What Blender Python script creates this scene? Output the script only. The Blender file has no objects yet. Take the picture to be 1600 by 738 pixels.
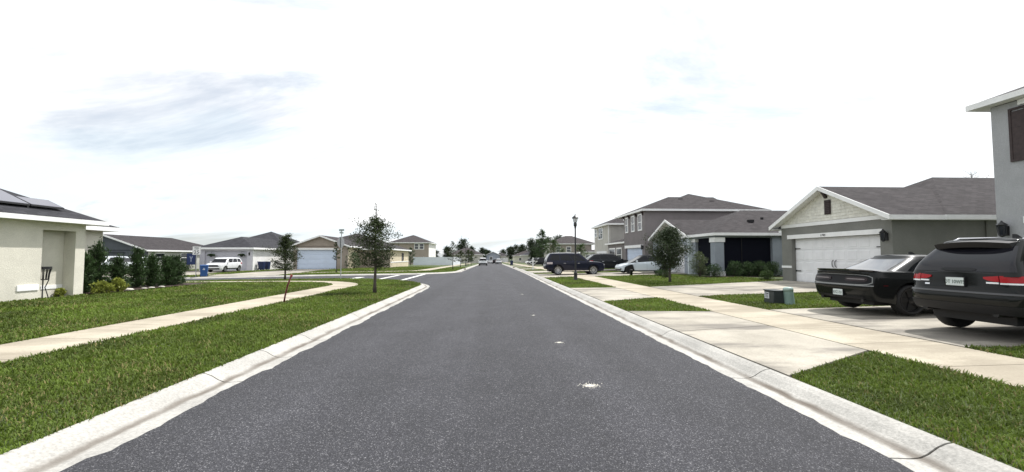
import bpy, bmesh, math, random
import numpy as np
from mathutils import Vector, Matrix
RN = random.Random(11)
rng = np.random.default_rng(11)
scene = bpy.context.scene
col = scene.collection
rad = math.radians
K = 1.1          # plan units (measured with the eye at 1.5) to metres

# ------------------------------------------------------------------ camera
cd = bpy.data.cameras.new('camera'); cam = bpy.data.objects.new('camera', cd); col.objects.link(cam)
cd.sensor_fit = 'HORIZONTAL'; cd.sensor_width = 36; cd.lens = 660 / 1600 * 36
cd.clip_start = .05; cd.clip_end = 6000
cam.location = (0, 0, 1.65)
cam.rotation_euler = (rad(90 + 2.776), 0, rad(-2.776))
scene.camera = cam
# ------------------------------------------------------------------ light
SUN = Vector((.50, .27, 1.0)).normalized()
EL = math.asin(SUN.z); AZ = math.atan2(SUN.x, SUN.y)
sl = bpy.data.lights.new('sun', 'SUN'); sl.energy = 3.7; sl.angle = rad(.9); sl.color = (1, .97, .93)
so = bpy.data.objects.new('sun', sl); col.objects.link(so); so.location = (30, 20, 60)
so.rotation_euler = SUN.to_track_quat('Z', 'Y').to_euler()
world = bpy.data.worlds.new('World'); scene.world = world; world.use_nodes = True

def build_world():
    nt = world.node_tree; n = nt.nodes; l = nt.links; n.clear()
    out = n.new('ShaderNodeOutputWorld'); bg = n.new('ShaderNodeBackground'); bg.inputs[1].default_value = .1
    l.new(bg.outputs[0], out.inputs[0])
    sky = n.new('ShaderNodeTexSky'); sky.sky_type = 'NISHITA'; sky.sun_disc = False
    sky.sun_elevation = EL; sky.sun_rotation = AZ; sky.altitude = 20; sky.air_density = 1; sky.dust_density = 1.5; sky.ozone_density = 1
    tc = n.new('ShaderNodeTexCoord'); sp = n.new('ShaderNodeSeparateXYZ'); l.new(tc.outputs['Generated'], sp.inputs[0])
    def mth(op, a, b=None, clamp=False):
        m = n.new('ShaderNodeMath'); m.operation = op; m.use_clamp = clamp
        for i, x in enumerate((a, b)):
            if x is None: continue
            if isinstance(x, (int, float)): m.inputs[i].default_value = x
            else: l.new(x, m.inputs[i])
        return m.outputs[0]
    zz = mth('MAXIMUM', sp.outputs[2], 0.0); zz = mth('ADD', zz, .22)
    cx = mth('DIVIDE', sp.outputs[0], zz); cx = mth('ADD', cx, .35); cy = mth('DIVIDE', sp.outputs[1], zz)
    def noise(sx, sy, off, scale, detail, rough, dist=0.0):
        cb = n.new('ShaderNodeCombineXYZ'); l.new(mth('MULTIPLY', cx, sx), cb.inputs[0]); l.new(mth('MULTIPLY', cy, sy), cb.inputs[1])
        cb.inputs[2].default_value = off
        t = n.new('ShaderNodeTexNoise'); l.new(cb.outputs[0], t.inputs['Vector'])
        t.inputs['Scale'].default_value = scale; t.inputs['Detail'].default_value = detail; t.inputs['Roughness'].default_value = rough
        t.inputs['Distortion'].default_value = dist
        return t.outputs[0]
    def ramp(x, a, b):
        r = n.new('ShaderNodeMapRange'); r.interpolation_type = 'SMOOTHSTEP'; l.new(x, r.inputs[0]); r.inputs[1].default_value = a; r.inputs[2].default_value = b
        return r.outputs[0]
    cover = ramp(noise(.55, 1.0, 85.9, 1.15, 7, .62, .5), .325, .50)
    cover = mth('ADD', mth('MULTIPLY', cover, .52), .48)
    grey = ramp(noise(.6, 1.1, 50.3, 1.5, 7, .6, .6), .40, .60)
    # thin cloud is brighter towards the sun
    vm = n.new('ShaderNodeVectorMath'); vm.operation = 'DOT_PRODUCT'; l.new(tc.outputs['Generated'], vm.inputs[0]); vm.inputs[1].default_value = SUN
    g = mth('MAXIMUM', vm.outputs['Value'], 0.0); g = mth('POWER', g, 2.0); g = mth('MULTIPLY', g, 3.0)
    cm = n.new('ShaderNodeMix'); cm.data_type = 'RGBA'; l.new(grey, cm.inputs[0]); cm.inputs[6].default_value = (7.7, 8.3, 8.7, 1); cm.inputs[7].default_value = (9.3, 9.35, 9.4, 1)
    ad = n.new('ShaderNodeMix'); ad.data_type = 'RGBA'; ad.blend_type = 'ADD'; ad.inputs[0].default_value = 1
    l.new(cm.outputs[2], ad.inputs[6]); l.new(g, ad.inputs[7])
    mx = n.new('ShaderNodeMix'); mx.data_type = 'RGBA'; l.new(cover, mx.inputs[0]); l.new(sky.outputs[0], mx.inputs[6]); l.new(ad.outputs[2], mx.inputs[7])
    l.new(mx.outputs[2], bg.inputs[0])
build_world()
vs = scene.view_settings; vs.view_transform = 'Standard'; vs.look = 'None'; vs.gamma = 1; vs.exposure = 0.36; vs.use_curve_mapping = False
scene.cycles.max_bounces = 6; scene.cycles.transparent_max_bounces = 6
try: scene.cycles.use_denoising = True
except Exception: pass

# ------------------------------------------------------------------ helpers
def ss(t): t = min(1, max(0, t)); return t * t * (3 - 2 * t)
def fall(Y):
    t = max(0.0, Y - 34.0); return -.009 * t * t / (t + 12.0)
def drop(X, Y): return -.28 * ss((-X - 8) / 20) * ss((Y - 21) / 9)
def zb(X, Y): return fall(Y) + drop(X, Y)
def lot_a(X, Y):      # depth behind the asphalt edge, corner lot
    if X > -10.5 and Y > 20.5: return 7.47 - math.hypot(X + 10.5, Y - 20.5)
    return min(-3.03 - X, 27.97 - Y)
def lot_b(X, Y):
    if X > -10.5 and Y < 41.97: return 7.47 - math.hypot(X + 10.5, Y - 41.97)
    return min(-3.03 - X, Y - 34.5)
def H(X, Y):          # ground height of lawns and paving
    if X > 0: d = X - 3.03
    elif Y < 31: d = lot_a(X, Y)
    else: d = lot_b(X, Y)
    return .095 + .0162 * min(max(d - .45, 0), 11) + zb(X, Y)

MATS = {}
def nodes(m): return m.node_tree.nodes, m.node_tree.links
def M(name, c, rough=.8, var=0.0, vs=4.0, var2=0.0, vs2=60.0, bump=0.0, bs=80.0, metal=0.0, spec=.5, coat=0.0, tint=None, trans=0.0, emit=None):
    if name in MATS: return MATS[name]
    m = bpy.data.materials.new(name); m.use_nodes = True; n, l = nodes(m); b = n['Principled BSDF']
    b.inputs['Base Color'].default_value = (*c, 1); b.inputs['Roughness'].default_value = rough; b.inputs['Metallic'].default_value = metal
    b.inputs['Specular IOR Level'].default_value = spec; b.inputs['Coat Weight'].default_value = coat; b.inputs['Coat Roughness'].default_value = .04
    gp = n.new('ShaderNodeNewGeometry')
    cur = None
    for v, s, t2 in ((var, vs, tint), (var2, vs2, None)):
        if not v: continue
        t = n.new('ShaderNodeTexNoise'); t.inputs['Scale'].default_value = s; t.inputs['Detail'].default_value = 6; t.inputs['Roughness'].default_value = .6
        l.new(gp.outputs['Position'], t.inputs['Vector'])
        r = n.new('ShaderNodeMapRange'); l.new(t.outputs[0], r.inputs[0]); r.inputs[1].default_value = .32; r.inputs[2].default_value = .68
        mx = n.new('ShaderNodeMix'); mx.data_type = 'RGBA'; l.new(r.outputs[0], mx.inputs[0])
        if cur is None:
            lo = t2 if t2 else tuple(x * (1 - v) for x in c)
            mx.inputs[6].default_value = (*lo, 1); mx.inputs[7].default_value = (*[min(1, x * (1 + v)) for x in c], 1)
        else:
            mx.blend_type = 'MULTIPLY'; mx.inputs[0].default_value = 1
            l.new(cur, mx.inputs[6]); r.inputs[3].default_value = 1 - v; r.inputs[4].default_value = 1 + v
            for k_ in list(mx.inputs[0].links): l.remove(k_)
            mx.inputs[0].default_value = 1; l.new(r.outputs[0], mx.inputs[7])
        cur = mx.outputs[2]
    if cur is not None: l.new(cur, b.inputs['Base Color'])
    if bump:
        t = n.new('ShaderNodeTexNoise'); t.inputs['Scale'].default_value = bs; t.inputs['Detail'].default_value = 4; l.new(gp.outputs['Position'], t.inputs['Vector'])
        bp = n.new('ShaderNodeBump'); bp.inputs['Strength'].default_value = bump; bp.inputs['Distance'].default_value = .02; l.new(t.outputs[0], bp.inputs['Height']); l.new(bp.outputs[0], b.inputs['Normal'])
    if trans:      # leaves: part of the light passes through
        tr = n.new('ShaderNodeBsdfTranslucent'); ms = n.new('ShaderNodeMixShader'); ms.inputs[0].default_value = trans
        if cur is not None: l.new(cur, tr.inputs[0])
        else: tr.inputs[0].default_value = (*c, 1)
        l.new(b.outputs[0], ms.inputs[1]); l.new(tr.outputs[0], ms.inputs[2]); l.new(ms.outputs[0], n['Material Output'].inputs[0])
    if emit: b.inputs['Emission Color'].default_value = (*emit[:3], 1); b.inputs['Emission Strength'].default_value = emit[3]
    MATS[name] = m
    return m

class MB:
    def __init__(s): s.v = []; s.f = []
    def add(s, v, f):
        o = len(s.v); s.v.extend([tuple(p) for p in v]); s.f.extend([tuple(i + o for i in q) for q in f]); return s
    def box(s, x0, x1, y0, y1, z0, z1):
        return s.add([(x0, y0, z0), (x1, y0, z0), (x1, y1, z0), (x0, y1, z0), (x0, y0, z1), (x1, y0, z1), (x1, y1, z1), (x0, y1, z1)],
                     [(0, 3, 2, 1), (4, 5, 6, 7), (0, 1, 5, 4), (1, 2, 6, 5), (2, 3, 7, 6), (3, 0, 4, 7)])
    def hexa(s, p):     # bottom 4, top 4
        return s.add(p, [(0, 3, 2, 1), (4, 5, 6, 7), (0, 1, 5, 4), (1, 2, 6, 5), (2, 3, 7, 6), (3, 0, 4, 7)])
    def ext(s, poly, axis, a, b):   # polygon in the plane across axis
        n = len(poly)
        def P(q, t): return (t, q[0], q[1]) if axis == 'x' else (q[0], t, q[1]) if axis == 'y' else (q[0], q[1], t)
        v = [P(q, a) for q in poly] + [P(q, b) for q in poly]
        return s.add(v, [tuple(range(n))[::-1], tuple(range(n, 2 * n))] + [(i, (i + 1) % n, n + (i + 1) % n, n + i) for i in range(n)])
    def tube(s, pts, rs, n=8, caps=True):
        pts = [Vector(p) for p in pts]
        if not isinstance(rs, (list, tuple)): rs = [rs] * len(pts)
        o = len(s.v); ref = None
        for i, p in enumerate(pts):
            d = (pts[min(i + 1, len(pts) - 1)] - pts[max(i - 1, 0)]).normalized()
            if ref is None: ref = Vector((1, 0, 0)) if abs(d.x) < .8 else Vector((0, 1, 0))
            a = (ref - d * ref.dot(d)).normalized(); b = d.cross(a); ref = a
            for k in range(n):
                t = 2 * math.pi * k / n; s.v.append(tuple(p + (a * math.cos(t) + b * math.sin(t)) * rs[i]))
        for i in range(len(pts) - 1):
            for k in range(n):
                k2 = (k + 1) % n; s.f.append((o + i * n + k, o + i * n + k2, o + (i + 1) * n + k2, o + (i + 1) * n + k))
        if caps:
            s.f.append(tuple(o + k for k in range(n))[::-1]); e = o + (len(pts) - 1) * n; s.f.append(tuple(e + k for k in range(n)))
        return s
    def lathe(s, prof, n=16, c=(0, 0, 0), axis='z'):
        o = len(s.v)
        for r, z in prof:
            for k in range(n):
                t = 2 * math.pi * k / n; a, b = r * math.cos(t), r * math.sin(t)
                p = (a, b, z) if axis == 'z' else (a, z, -b) if axis == 'y' else (z, a, b)
                s.v.append((c[0] + p[0], c[1] + p[1], c[2] + p[2]))
        for i in range(len(prof) - 1):
            for k in range(n):
                k2 = (k + 1) % n; s.f.append((o + i * n + k, o + i * n + k2, o + (i + 1) * n + k2, o + (i + 1) * n + k))
        s.f.append(tuple(o + k for k in range(n))[::-1]); e = o + (len(prof) - 1) * n; s.f.append(tuple(e + k for k in range(n)))
        return s
    def grid(s, P, nu, nv):     # P(i,j) -> point
        o = len(s.v)
        for i in range(nu + 1):
            for j in range(nv + 1): s.v.append(tuple(P(i, j)))
        for i in range(nu):
            for j in range(nv):
                a = o + i * (nv + 1) + j; s.f.append((a, a + nv + 1, a + nv + 2, a + 1))
        return s

ORG = {}
def setp(o, label=None, cat=None, group=None, kind=None):
    if label: o['label'] = label
    if cat: o['category'] = cat
    if group: o['group'] = group
    if kind: o['kind'] = kind
    return o
def mesh_data(name, v, f, mat, smooth=False, uv=False):
    me = bpy.data.meshes.new(name); me.from_pydata(v, [], f); me.validate()
    bm = bmesh.new(); bm.from_mesh(me); bmesh.ops.recalc_face_normals(bm, faces=bm.faces); bm.to_mesh(me); bm.free()
    if mat: me.materials.append(mat)
    if smooth:
        for p in me.polygons: p.use_smooth = True
    if uv:
        lay = me.uv_layers.new(name='UVMap')
        for p in me.polygons:
            nrm = p.normal; ud = Vector((0, 0, 1)).cross(nrm)
            ud = ud.normalized() if ud.length > 1e-3 else Vector((1, 0, 0)); vd = nrm.cross(ud)
            for li in p.loop_indices:
                c = me.vertices[me.loops[li].vertex_index].co; lay.data[li].uv = (c.dot(ud), c.dot(vd))
    return me
def thing(name, label, cat, org, k=1.0, rz=0.0, group=None, ax=None):
    o = bpy.data.objects.new(name, None); col.objects.link(o); o.empty_display_size = .3
    o.location = [c * K for c in org]; o.rotation_euler = (0, 0, rz)
    if ax: o.rotation_euler = ax
    ORG[o] = (tuple(org) if k == K else (0, 0, 0), k); return setp(o, label, cat, group)
def part(name, mb, mat, parent=None, smooth=False, uv=False, k=None):
    r = parent
    while r is not None and r.parent is not None: r = r.parent
    og, kk = ORG[r] if r is not None and r in ORG else ((0, 0, 0), K)
    v = [((p[0] - og[0]) * kk, (p[1] - og[1]) * kk, (p[2] - og[2]) * kk) for p in mb.v]
    o = bpy.data.objects.new(name, mesh_data(name, v, mb.f, mat, smooth, uv)); col.objects.link(o)
    if parent is not None: o.parent = parent
    return o
def bevel(o, w, seg=2):
    b = o.modifiers.new('bevel', 'BEVEL'); b.width = w; b.segments = seg; b.limit_method = 'ANGLE'; b.angle_limit = rad(40)
    for p in o.data.polygons: p.use_smooth = True
    o.data.set_sharp_from_angle(angle=rad(50))
    return o
def struct(name, mb, mat, label, cat, smooth=False, uv=False, kind='structure'):
    o = part(name, mb, mat, None, smooth, uv); return setp(o, label, cat, None, kind)
def copy_tree(o, parent=None):
    c = o.copy(); col.objects.link(c); c.parent = parent
    for ch in list(o.children): copy_tree(ch, c)
    return c
def text_mesh(s, size, depth=.003, align='CENTER'):
    cu = bpy.data.curves.new('t', 'FONT'); cu.body = s; cu.size = size; cu.extrude = depth; cu.align_x = align; cu.align_y = 'CENTER'; cu.resolution_u = 2
    o = bpy.data.objects.new('t', cu); col.objects.link(o)
    me = bpy.data.meshes.new_from_object(o.evaluated_get(bpy.context.evaluated_depsgraph_get()))
    bpy.data.objects.remove(o); bpy.data.curves.remove(cu); return me
def text_part(name, s, size, mat, parent, mtx, sx=1.0):
    me = text_mesh(s, size); me.transform(Matrix.Diagonal((sx, 1, 1, 1))); me.transform(mtx); me.materials.clear(); me.materials.append(mat)
    o = bpy.data.objects.new(name, me); col.objects.link(o); o.parent = parent; return o
def basis(ex, ey, ez, t):
    m = Matrix.Identity(4)
    for i, c in enumerate((ex, ey, ez)):
        for j in range(3): m[j][i] = c[j]
    for j in range(3): m[j][3] = t[j]
    return m

# ------------------------------------------------------------------ materials
def special():
    # asphalt: dark binder with pale stone chips
    m = M('asphalt', (.085, .083, .092), .85); n, l = nodes(m); b = n['Principled BSDF']; gp = n.new('ShaderNodeNewGeometry')
    def tex(kind, s, **kw):
        t = n.new(kind); t.inputs['Scale'].default_value = s; l.new(gp.outputs['Position'], t.inputs['Vector'])
        for a, v in kw.items(): t.inputs[a].default_value = v
        return t
    v1 = tex('ShaderNodeTexVoronoi', 125); v2 = tex('ShaderNodeTexNoise', 38, Detail=5, Roughness=.75); v3 = tex('ShaderNodeTexNoise', .8, Detail=6, Roughness=.65)
    sep = n.new('ShaderNodeSeparateColor'); l.new(v1.outputs['Color'], sep.inputs[0])
    cr = n.new('ShaderNodeValToRGB'); l.new(sep.outputs[0], cr.inputs[0]); e = cr.color_ramp.elements
    e[0].position = 0; e[0].color = (.017, .017, .021, 1); e[1].position = 1; e[1].color = (.21, .207, .215, 1)
    a = e.new(.5); a.color = (.031, .031, .037, 1); a = e.new(.84); a.color = (.044, .044, .052, 1); a = e.new(.94); a.color = (.105, .104, .112, 1)
    mx = n.new('ShaderNodeMix'); mx.data_type = 'RGBA'; mx.blend_type = 'MULTIPLY'; mx.inputs[0].default_value = 1; l.new(cr.outputs[0], mx.inputs[6])
    r = n.new('ShaderNodeMapRange'); l.new(v2.outputs[0], r.inputs[0]); r.inputs[1].default_value = .3; r.inputs[2].default_value = .7; r.inputs[3].default_value = .6; r.inputs[4].default_value = 1.5; l.new(r.outputs[0], mx.inputs[7])
    m2 = n.new('ShaderNodeMix'); m2.data_type = 'RGBA'; m2.blend_type = 'MULTIPLY'; m2.inputs[0].default_value = 1; l.new(mx.outputs[2], m2.inputs[6])
    r = n.new('ShaderNodeMapRange'); l.new(v3.outputs[0], r.inputs[0]); r.inputs[1].default_value = .3; r.inputs[2].default_value = .7; r.inputs[3].default_value = .82; r.inputs[4].default_value = 1.16; l.new(r.outputs[0], m2.inputs[7])
    mp = n.new('ShaderNodeMapping'); mp.inputs['Scale'].default_value = (1.1, .035, 1); l.new(gp.outputs['Position'], mp.inputs[0])
    v4 = n.new('ShaderNodeTexNoise'); v4.inputs['Scale'].default_value = 1.0; v4.inputs['Detail'].default_value = 4; l.new(mp.outputs[0], v4.inputs['Vector'])
    m3 = n.new('ShaderNodeMix'); m3.data_type = 'RGBA'; m3.blend_type = 'MULTIPLY'; m3.inputs[0].default_value = 1; l.new(m2.outputs[2], m3.inputs[6])
    r = n.new('ShaderNodeMapRange'); l.new(v4.outputs[0], r.inputs[0]); r.inputs[1].default_value = .3; r.inputs[2].default_value = .7; r.inputs[3].default_value = .80; r.inputs[4].default_value = 1.18; l.new(r.outputs[0], m3.inputs[7])
    v5 = tex('ShaderNodeTexNoise', 2.6, Detail=3, Roughness=.5); r = n.new('ShaderNodeMapRange'); r.interpolation_type = 'SMOOTHSTEP'; l.new(v5.outputs[0], r.inputs[0]); r.inputs[1].default_value = .66; r.inputs[2].default_value = .76; r.inputs[3].default_value = .96; r.inputs[4].default_value = .62
    m4 = n.new('ShaderNodeMix'); m4.data_type = 'RGBA'; m4.blend_type = 'MULTIPLY'; m4.inputs[0].default_value = 1; l.new(m3.outputs[2], m4.inputs[6]); l.new(r.outputs[0], m4.inputs[7])
    l.new(m4.outputs[2], b.inputs['Base Color'])
    bp = n.new('ShaderNodeBump'); bp.inputs['Strength'].default_value = .55; bp.inputs['Distance'].default_value = .012; l.new(v1.outputs['Distance'], bp.inputs['Height']); l.new(bp.outputs[0], b.inputs['Normal'])
    # asphalt shingles: courses of tabs
    for nm, c in (('shingle_brown', (.048, .043, .045)), ('shingle_grey', (.040, .040, .046)), ('shingle_far', (.062, .055, .056))):
        m = M(nm, c, .92, spec=.2); n, l = nodes(m); b = n['Principled BSDF']; uv = n.new('ShaderNodeUVMap'); gp = n.new('ShaderNodeNewGeometry')
        br = n.new('ShaderNodeTexBrick'); l.new(uv.outputs[0], br.inputs['Vector']); br.inputs['Scale'].default_value = 1
        br.inputs['Brick Width'].default_value = .33; br.inputs['Row Height'].default_value = .145; br.inputs['Mortar Size'].default_value = .006
        br.inputs['Color1'].default_value = (*[x * .78 for x in c], 1); br.inputs['Color2'].default_value = (*[x * 1.25 for x in c], 1); br.inputs['Mortar'].default_value = (*[x * .5 for x in c], 1)
        t = n.new('ShaderNodeTexNoise'); t.inputs['Scale'].default_value = 2.2; t.inputs['Detail'].default_value = 8; t.inputs['Roughness'].default_value = .7; l.new(gp.outputs['Position'], t.inputs['Vector'])
        r = n.new('ShaderNodeMapRange'); l.new(t.outputs[0], r.inputs[0]); r.inputs[1].default_value = .3; r.inputs[2].default_value = .7; r.inputs[3].default_value = .75; r.inputs[4].default_value = 1.25
        mx = n.new('ShaderNodeMix'); mx.data_type = 'RGBA'; mx.blend_type = 'MULTIPLY'; mx.inputs[0].default_value = 1; l.new(br.outputs[0], mx.inputs[6]); l.new(r.outputs[0], mx.inputs[7]); l.new(mx.outputs[2], b.inputs['Base Color'])
        bp = n.new('ShaderNodeBump'); bp.inputs['Strength'].default_value = .6; bp.inputs['Distance'].default_value = .02; l.new(br.outputs['Fac'], bp.inputs['Height']); bp.invert = True; l.new(bp.outputs[0], b.inputs['Normal'])
    # kerb: pale concrete with a dirt line where the water runs (uv.y = 0 asphalt .. 1 back)
    m = M('kerb', (.39, .378, .352), .9, .16, 1.1, .20, 38, bump=.25, bs=70); n, l = nodes(m); b = n['Principled BSDF']; uv = n.new('ShaderNodeUVMap'); gp = n.new('ShaderNodeNewGeometry')
    sp = n.new('ShaderNodeSeparateXYZ'); l.new(uv.outputs[0], sp.inputs[0])
    t = n.new('ShaderNodeTexNoise'); t.inputs['Scale'].default_value = 1.7; t.inputs['Detail'].default_value = 6; l.new(gp.outputs['Position'], t.inputs['Vector'])
    def mt(op, a_, b_):
        q = n.new('ShaderNodeMath'); q.operation = op
        for i, x in enumerate((a_, b_)):
            if isinstance(x, (int, float)): q.inputs[i].default_value = x
            else: l.new(x, q.inputs[i])
        return q.outputs[0]
    wv = mt('ADD', sp.outputs[1], mt('MULTIPLY', mt('SUBTRACT', t.outputs[0], .5), .22))
    d = mt('ABSOLUTE', mt('SUBTRACT', wv, .54), 0)
    r = n.new('ShaderNodeMapRange'); r.interpolation_type = 'SMOOTHSTEP'; l.new(d, r.inputs[0]); r.inputs[1].default_value = .015; r.inputs[2].default_value = .13; r.inputs[3].default_value = 1; r.inputs[4].default_value = 0
    t2 = n.new('ShaderNodeTexNoise'); t2.inputs['Scale'].default_value = .9; t2.inputs['Detail'].default_value = 5; l.new(gp.outputs['Position'], t2.inputs['Vector'])
    fac = mt('MULTIPLY', r.outputs[0], mt('MULTIPLY', t2.outputs[0], 1.6))
    mx = n.new('ShaderNodeMix'); mx.data_type = 'RGBA'; l.new(fac, mx.inputs[0]); src = b.inputs['Base Color'].links[0].from_socket; l.new(src, mx.inputs[6]); mx.inputs[7].default_value = (.13, .11, .09, 1); l.new(mx.outputs[2], b.inputs['Base Color'])
    # slabs: patchy old concrete
    for nm, c1, c2, c3, amt in (('concrete', (.38, .35, .295), (.30, .275, .23), (.17, .155, .135), .9), ('sidewalk_concrete', (.405, .362, .285), (.34, .30, .232), (.24, .205, .155), .6)):
     m = M(nm, c1, .9, .16, .9, .14, 35, bump=.2, bs=60, tint=c2); n, l = nodes(m); b = n['Principled BSDF']
     gp = n.new('ShaderNodeNewGeometry'); mp = n.new('ShaderNodeMapping'); mp.inputs['Scale'].default_value = (.35, 1.1, 1); l.new(gp.outputs['Position'], mp.inputs[0])
     t = n.new('ShaderNodeTexNoise'); t.inputs['Scale'].default_value = .9; t.inputs['Detail'].default_value = 7; t.inputs['Roughness'].default_value = .62; l.new(mp.outputs[0], t.inputs['Vector'])
     r = n.new('ShaderNodeMapRange'); r.interpolation_type = 'SMOOTHSTEP'; l.new(t.outputs[0], r.inputs[0]); r.inputs[1].default_value = .43; r.inputs[2].default_value = .60; r.inputs[4].default_value = amt
     mx = n.new('ShaderNodeMix'); mx.data_type = 'RGBA'; l.new(r.outputs[0], mx.inputs[0]); src = b.inputs['Base Color'].links[0].from_socket; l.new(src, mx.inputs[6]); mx.inputs[7].default_value = (*c3, 1); l.new(mx.outputs[2], b.inputs['Base Color'])
special()
WHITE = M('white_trim', (.85, .85, .85), .55, .06, 2, bump=.05)
JOINT = M('joint', (.075, .065, .055), .95)
BLACKM = M('black_metal', (.015, .015, .017), .45)
DARKP = M('dark_plastic', (.013, .013, .015), .5, spec=.3)
GLASS = M('window_glass', (.02, .024, .03), .06, spec=.8)
CARGLASS = M('car_glass', (.006, .007, .009), .03, spec=.28)
RUBBER = M('rubber', (.016, .016, .017), .8)
ALLOY = M('alloy', (.45, .45, .47), .3, metal=.9)
DALLOY = M('dark_alloy', (.03, .03, .032), .35, metal=.6)
SOIL = M('lawn_soil', (.062, .082, .020), .95, .4, 1.6, .3, 25, bump=.5, bs=30, tint=(.034, .048, .016))
GALV = M('galvanised', (.42, .43, .44), .5, .1, 6, metal=.6)
# ------------------------------------------------------------------ roads
def road_edge(sign, Y): return sign * (2.955 + .010 * math.sin(Y * 3.1 + sign) + .009 * math.sin(Y * 9.7 + 2 * sign) + .009 * math.sin(Y * 23.3) + (.03 if sign < 0 else .008) * (math.sin(math.floor(Y * .83 + .2) * 91.7) * .8 + (Y * .83 + .2) % 1.0))
def build_roads():
    ys = list(np.arange(-9, 24, .12)) + list(np.arange(24, 60, .5)) + list(np.arange(60, 206, 5.0)); mb = MB()
    def P(i, j):
        Y = ys[i]; t = j / 8; a = road_edge(-1, Y) if not 20.5 < Y < 42 else -3.03; b = road_edge(1, Y); X = a + (b - a) * t
        return (X, Y, zb(0, Y) + .035 * (1 - (X / 3.03) ** 2) + .002)
    mb.grid(P, len(ys) - 1, 8)
    struct('road', mb, MATS['asphalt'], 'dark grey asphalt main road running straight to the horizon', 'road')
    mb = MB(); ys2 = list(np.linspace(20.55, 27.97, 26)) + list(np.linspace(28.6, 33.9, 8)) + list(np.linspace(34.5, 41.92, 26))
    def xl(Y):
        if Y < 27.97: return -10.5 + math.sqrt(max(0, 7.47 ** 2 - (Y - 20.5) ** 2))
        if Y > 34.5: return -10.5 + math.sqrt(max(0, 7.47 ** 2 - (41.97 - Y) ** 2))
        return -10.5
    def P2(i, j): Y = ys2[i]; X = xl(Y) + (-3.03 - xl(Y)) * j / 6; return (X, Y, zb(X, Y) + .002)
    mb.grid(P2, len(ys2) - 1, 6)
    def P3(i, j): X = -90 + (79.5) * i / 40; Y = 27.97 + 6.53 * j / 6; return (X, Y, zb(X, Y) + .002)
    mb.grid(P3, 40, 6)
    struct('side_street', mb, MATS['asphalt'], 'grey asphalt side street joining the main road at a rounded corner', 'road')
    PAINT = M('road_paint', (.62, .62, .60), .8, .25, 3, .3, 40)
    for nm, lb, (x, w, y0, y1) in (('crosswalk_line', 'white crosswalk line across the side street mouth, the one nearer the main road', (-5.65, .3, 26.9, 36.2)), ('crosswalk_line', 'white crosswalk line across the side street, second from the main road', (-7.4, .3, 28.0, 34.4)), ('stop_line', 'short wide white stop line painted on the side street', (-9.4, .5, 28.2, 31.2))):
        mb = MB(); mb.grid(lambda i, j: (x - w / 2 + w * j, y0 + (y1 - y0) * i / 12, zb(x, y0 + (y1 - y0) * i / 12) + .009), 12, 1)
        struct(nm, mb, PAINT, lb, 'road marking')
build_roads()

class Path:
    def __init__(s, *segs):
        s.segs = []; s.L = 0
        for g in segs:
            ln = math.hypot(g[3] - g[1], g[4] - g[2]) if g[0] == 'L' else g[3] * abs(g[5] - g[4])
            s.segs.append((s.L, ln, g)); s.L += ln
    def at(s, q):
        for a, ln, g in s.segs:
            if q <= a + ln + 1e-6 or g is s.segs[-1][2]:
                t = (q - a) / ln
                if g[0] == 'L':
                    dx, dy = (g[3] - g[1]) / ln, (g[4] - g[2]) / ln
                    return g[1] + dx * ln * t, g[2] + dy * ln * t, -dy, dx
                an = g[4] + (g[5] - g[4]) * t
                return g[1] + g[3] * math.cos(an), g[2] + g[3] * math.sin(an), -math.cos(an), -math.sin(an)
def strip(name, path, s0, s1, offs, zf, mat, parent=None, step=.5, skirt=.05):
    n = max(1, int((s1 - s0) / step)); v, f, uv = [], [], []; m = len(offs)
    d0, d1 = offs[0][0], offs[-1][0]
    sec = [(offs[0][0], offs[0][1] - skirt)] + list(offs) + [(offs[-1][0], offs[-1][1] - skirt)]
    for i in range(n + 1):
        q = s0 + (s1 - s0) * i / n; x, y, nx, ny = path.at(q)
        for d, z in sec:
            X, Y = x + nx * d, y + ny * d
            v.append((X * K, Y * K, (zf(X, Y) + z) * K)); uv.append((q * K, (d - d0) / (d1 - d0)))
    M_ = m + 2
    for i in range(n):
        for j in range(M_ - 1): a = i * M_ + j; f.append((a, a + M_, a + M_ + 1, a + 1))
    for i in (0, n):
        base = len(v)
        for j in range(M_): X = v[i * M_ + j]; v.append((X[0], X[1], X[2] - (skirt if 0 < j < M_ - 1 else 0))); uv.append(uv[i * M_ + j])
        for j in range(1, M_ - 2): f.append((i * M_ + j, i * M_ + j + 1, base + j + 1, base + j))
    me = bpy.data.meshes.new(name); me.from_pydata(v, [], f)
    bm = bmesh.new(); bm.from_mesh(me); bmesh.ops.recalc_face_normals(bm, faces=bm.faces); bm.to_mesh(me); bm.free()
    me.materials.append(mat); lay = me.uv_layers.new(name='UVMap')
    for lp in me.loops: lay.data[lp.index].uv = uv[lp.vertex_index]
    up = sum(p.normal.z * p.area for p in me.polygons)
    if up < 0: me.flip_normals()
    o = bpy.data.objects.new(name, me); col.objects.link(o)
    if parent: o.parent = parent
    return o
KS = [(-.14, -.010), (-.05, -.008), (.12, -.017), (.19, -.013), (.255, .012), (.335, .062), (.40, .087), (.45, .095)]
def kerb(label, path, joints, rest=()):
    base = strip('kerb', path, 0, path.L, [(d, z - .012) for d, z in KS], zb, JOINT, step=1.0)
    setp(base, label, 'kerb', None, 'structure')
    for a, b in zip(joints, joints[1:]): strip('kerb_segment', path, a + .009, b - .009, KS, zb, MATS['kerb'], base, .3)
    for a, b in rest: strip('kerb_segment', path, a + .005, b - .005, KS, zb, MATS['kerb'], base, .8)
PI = math.pi
PA = Path(('L', -3.03, -9, -3.03, 20.5), ('A', -10.5, 20.5, 7.47, 0, PI / 2), ('L', -10.5, 27.97, -90, 27.97))
PB = Path(('L', -90, 34.5, -10.5, 34.5), ('A', -10.5, 41.97, 7.47, -PI / 2, 0), ('L', -3.03, 41.97, -3.03, 206))
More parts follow.
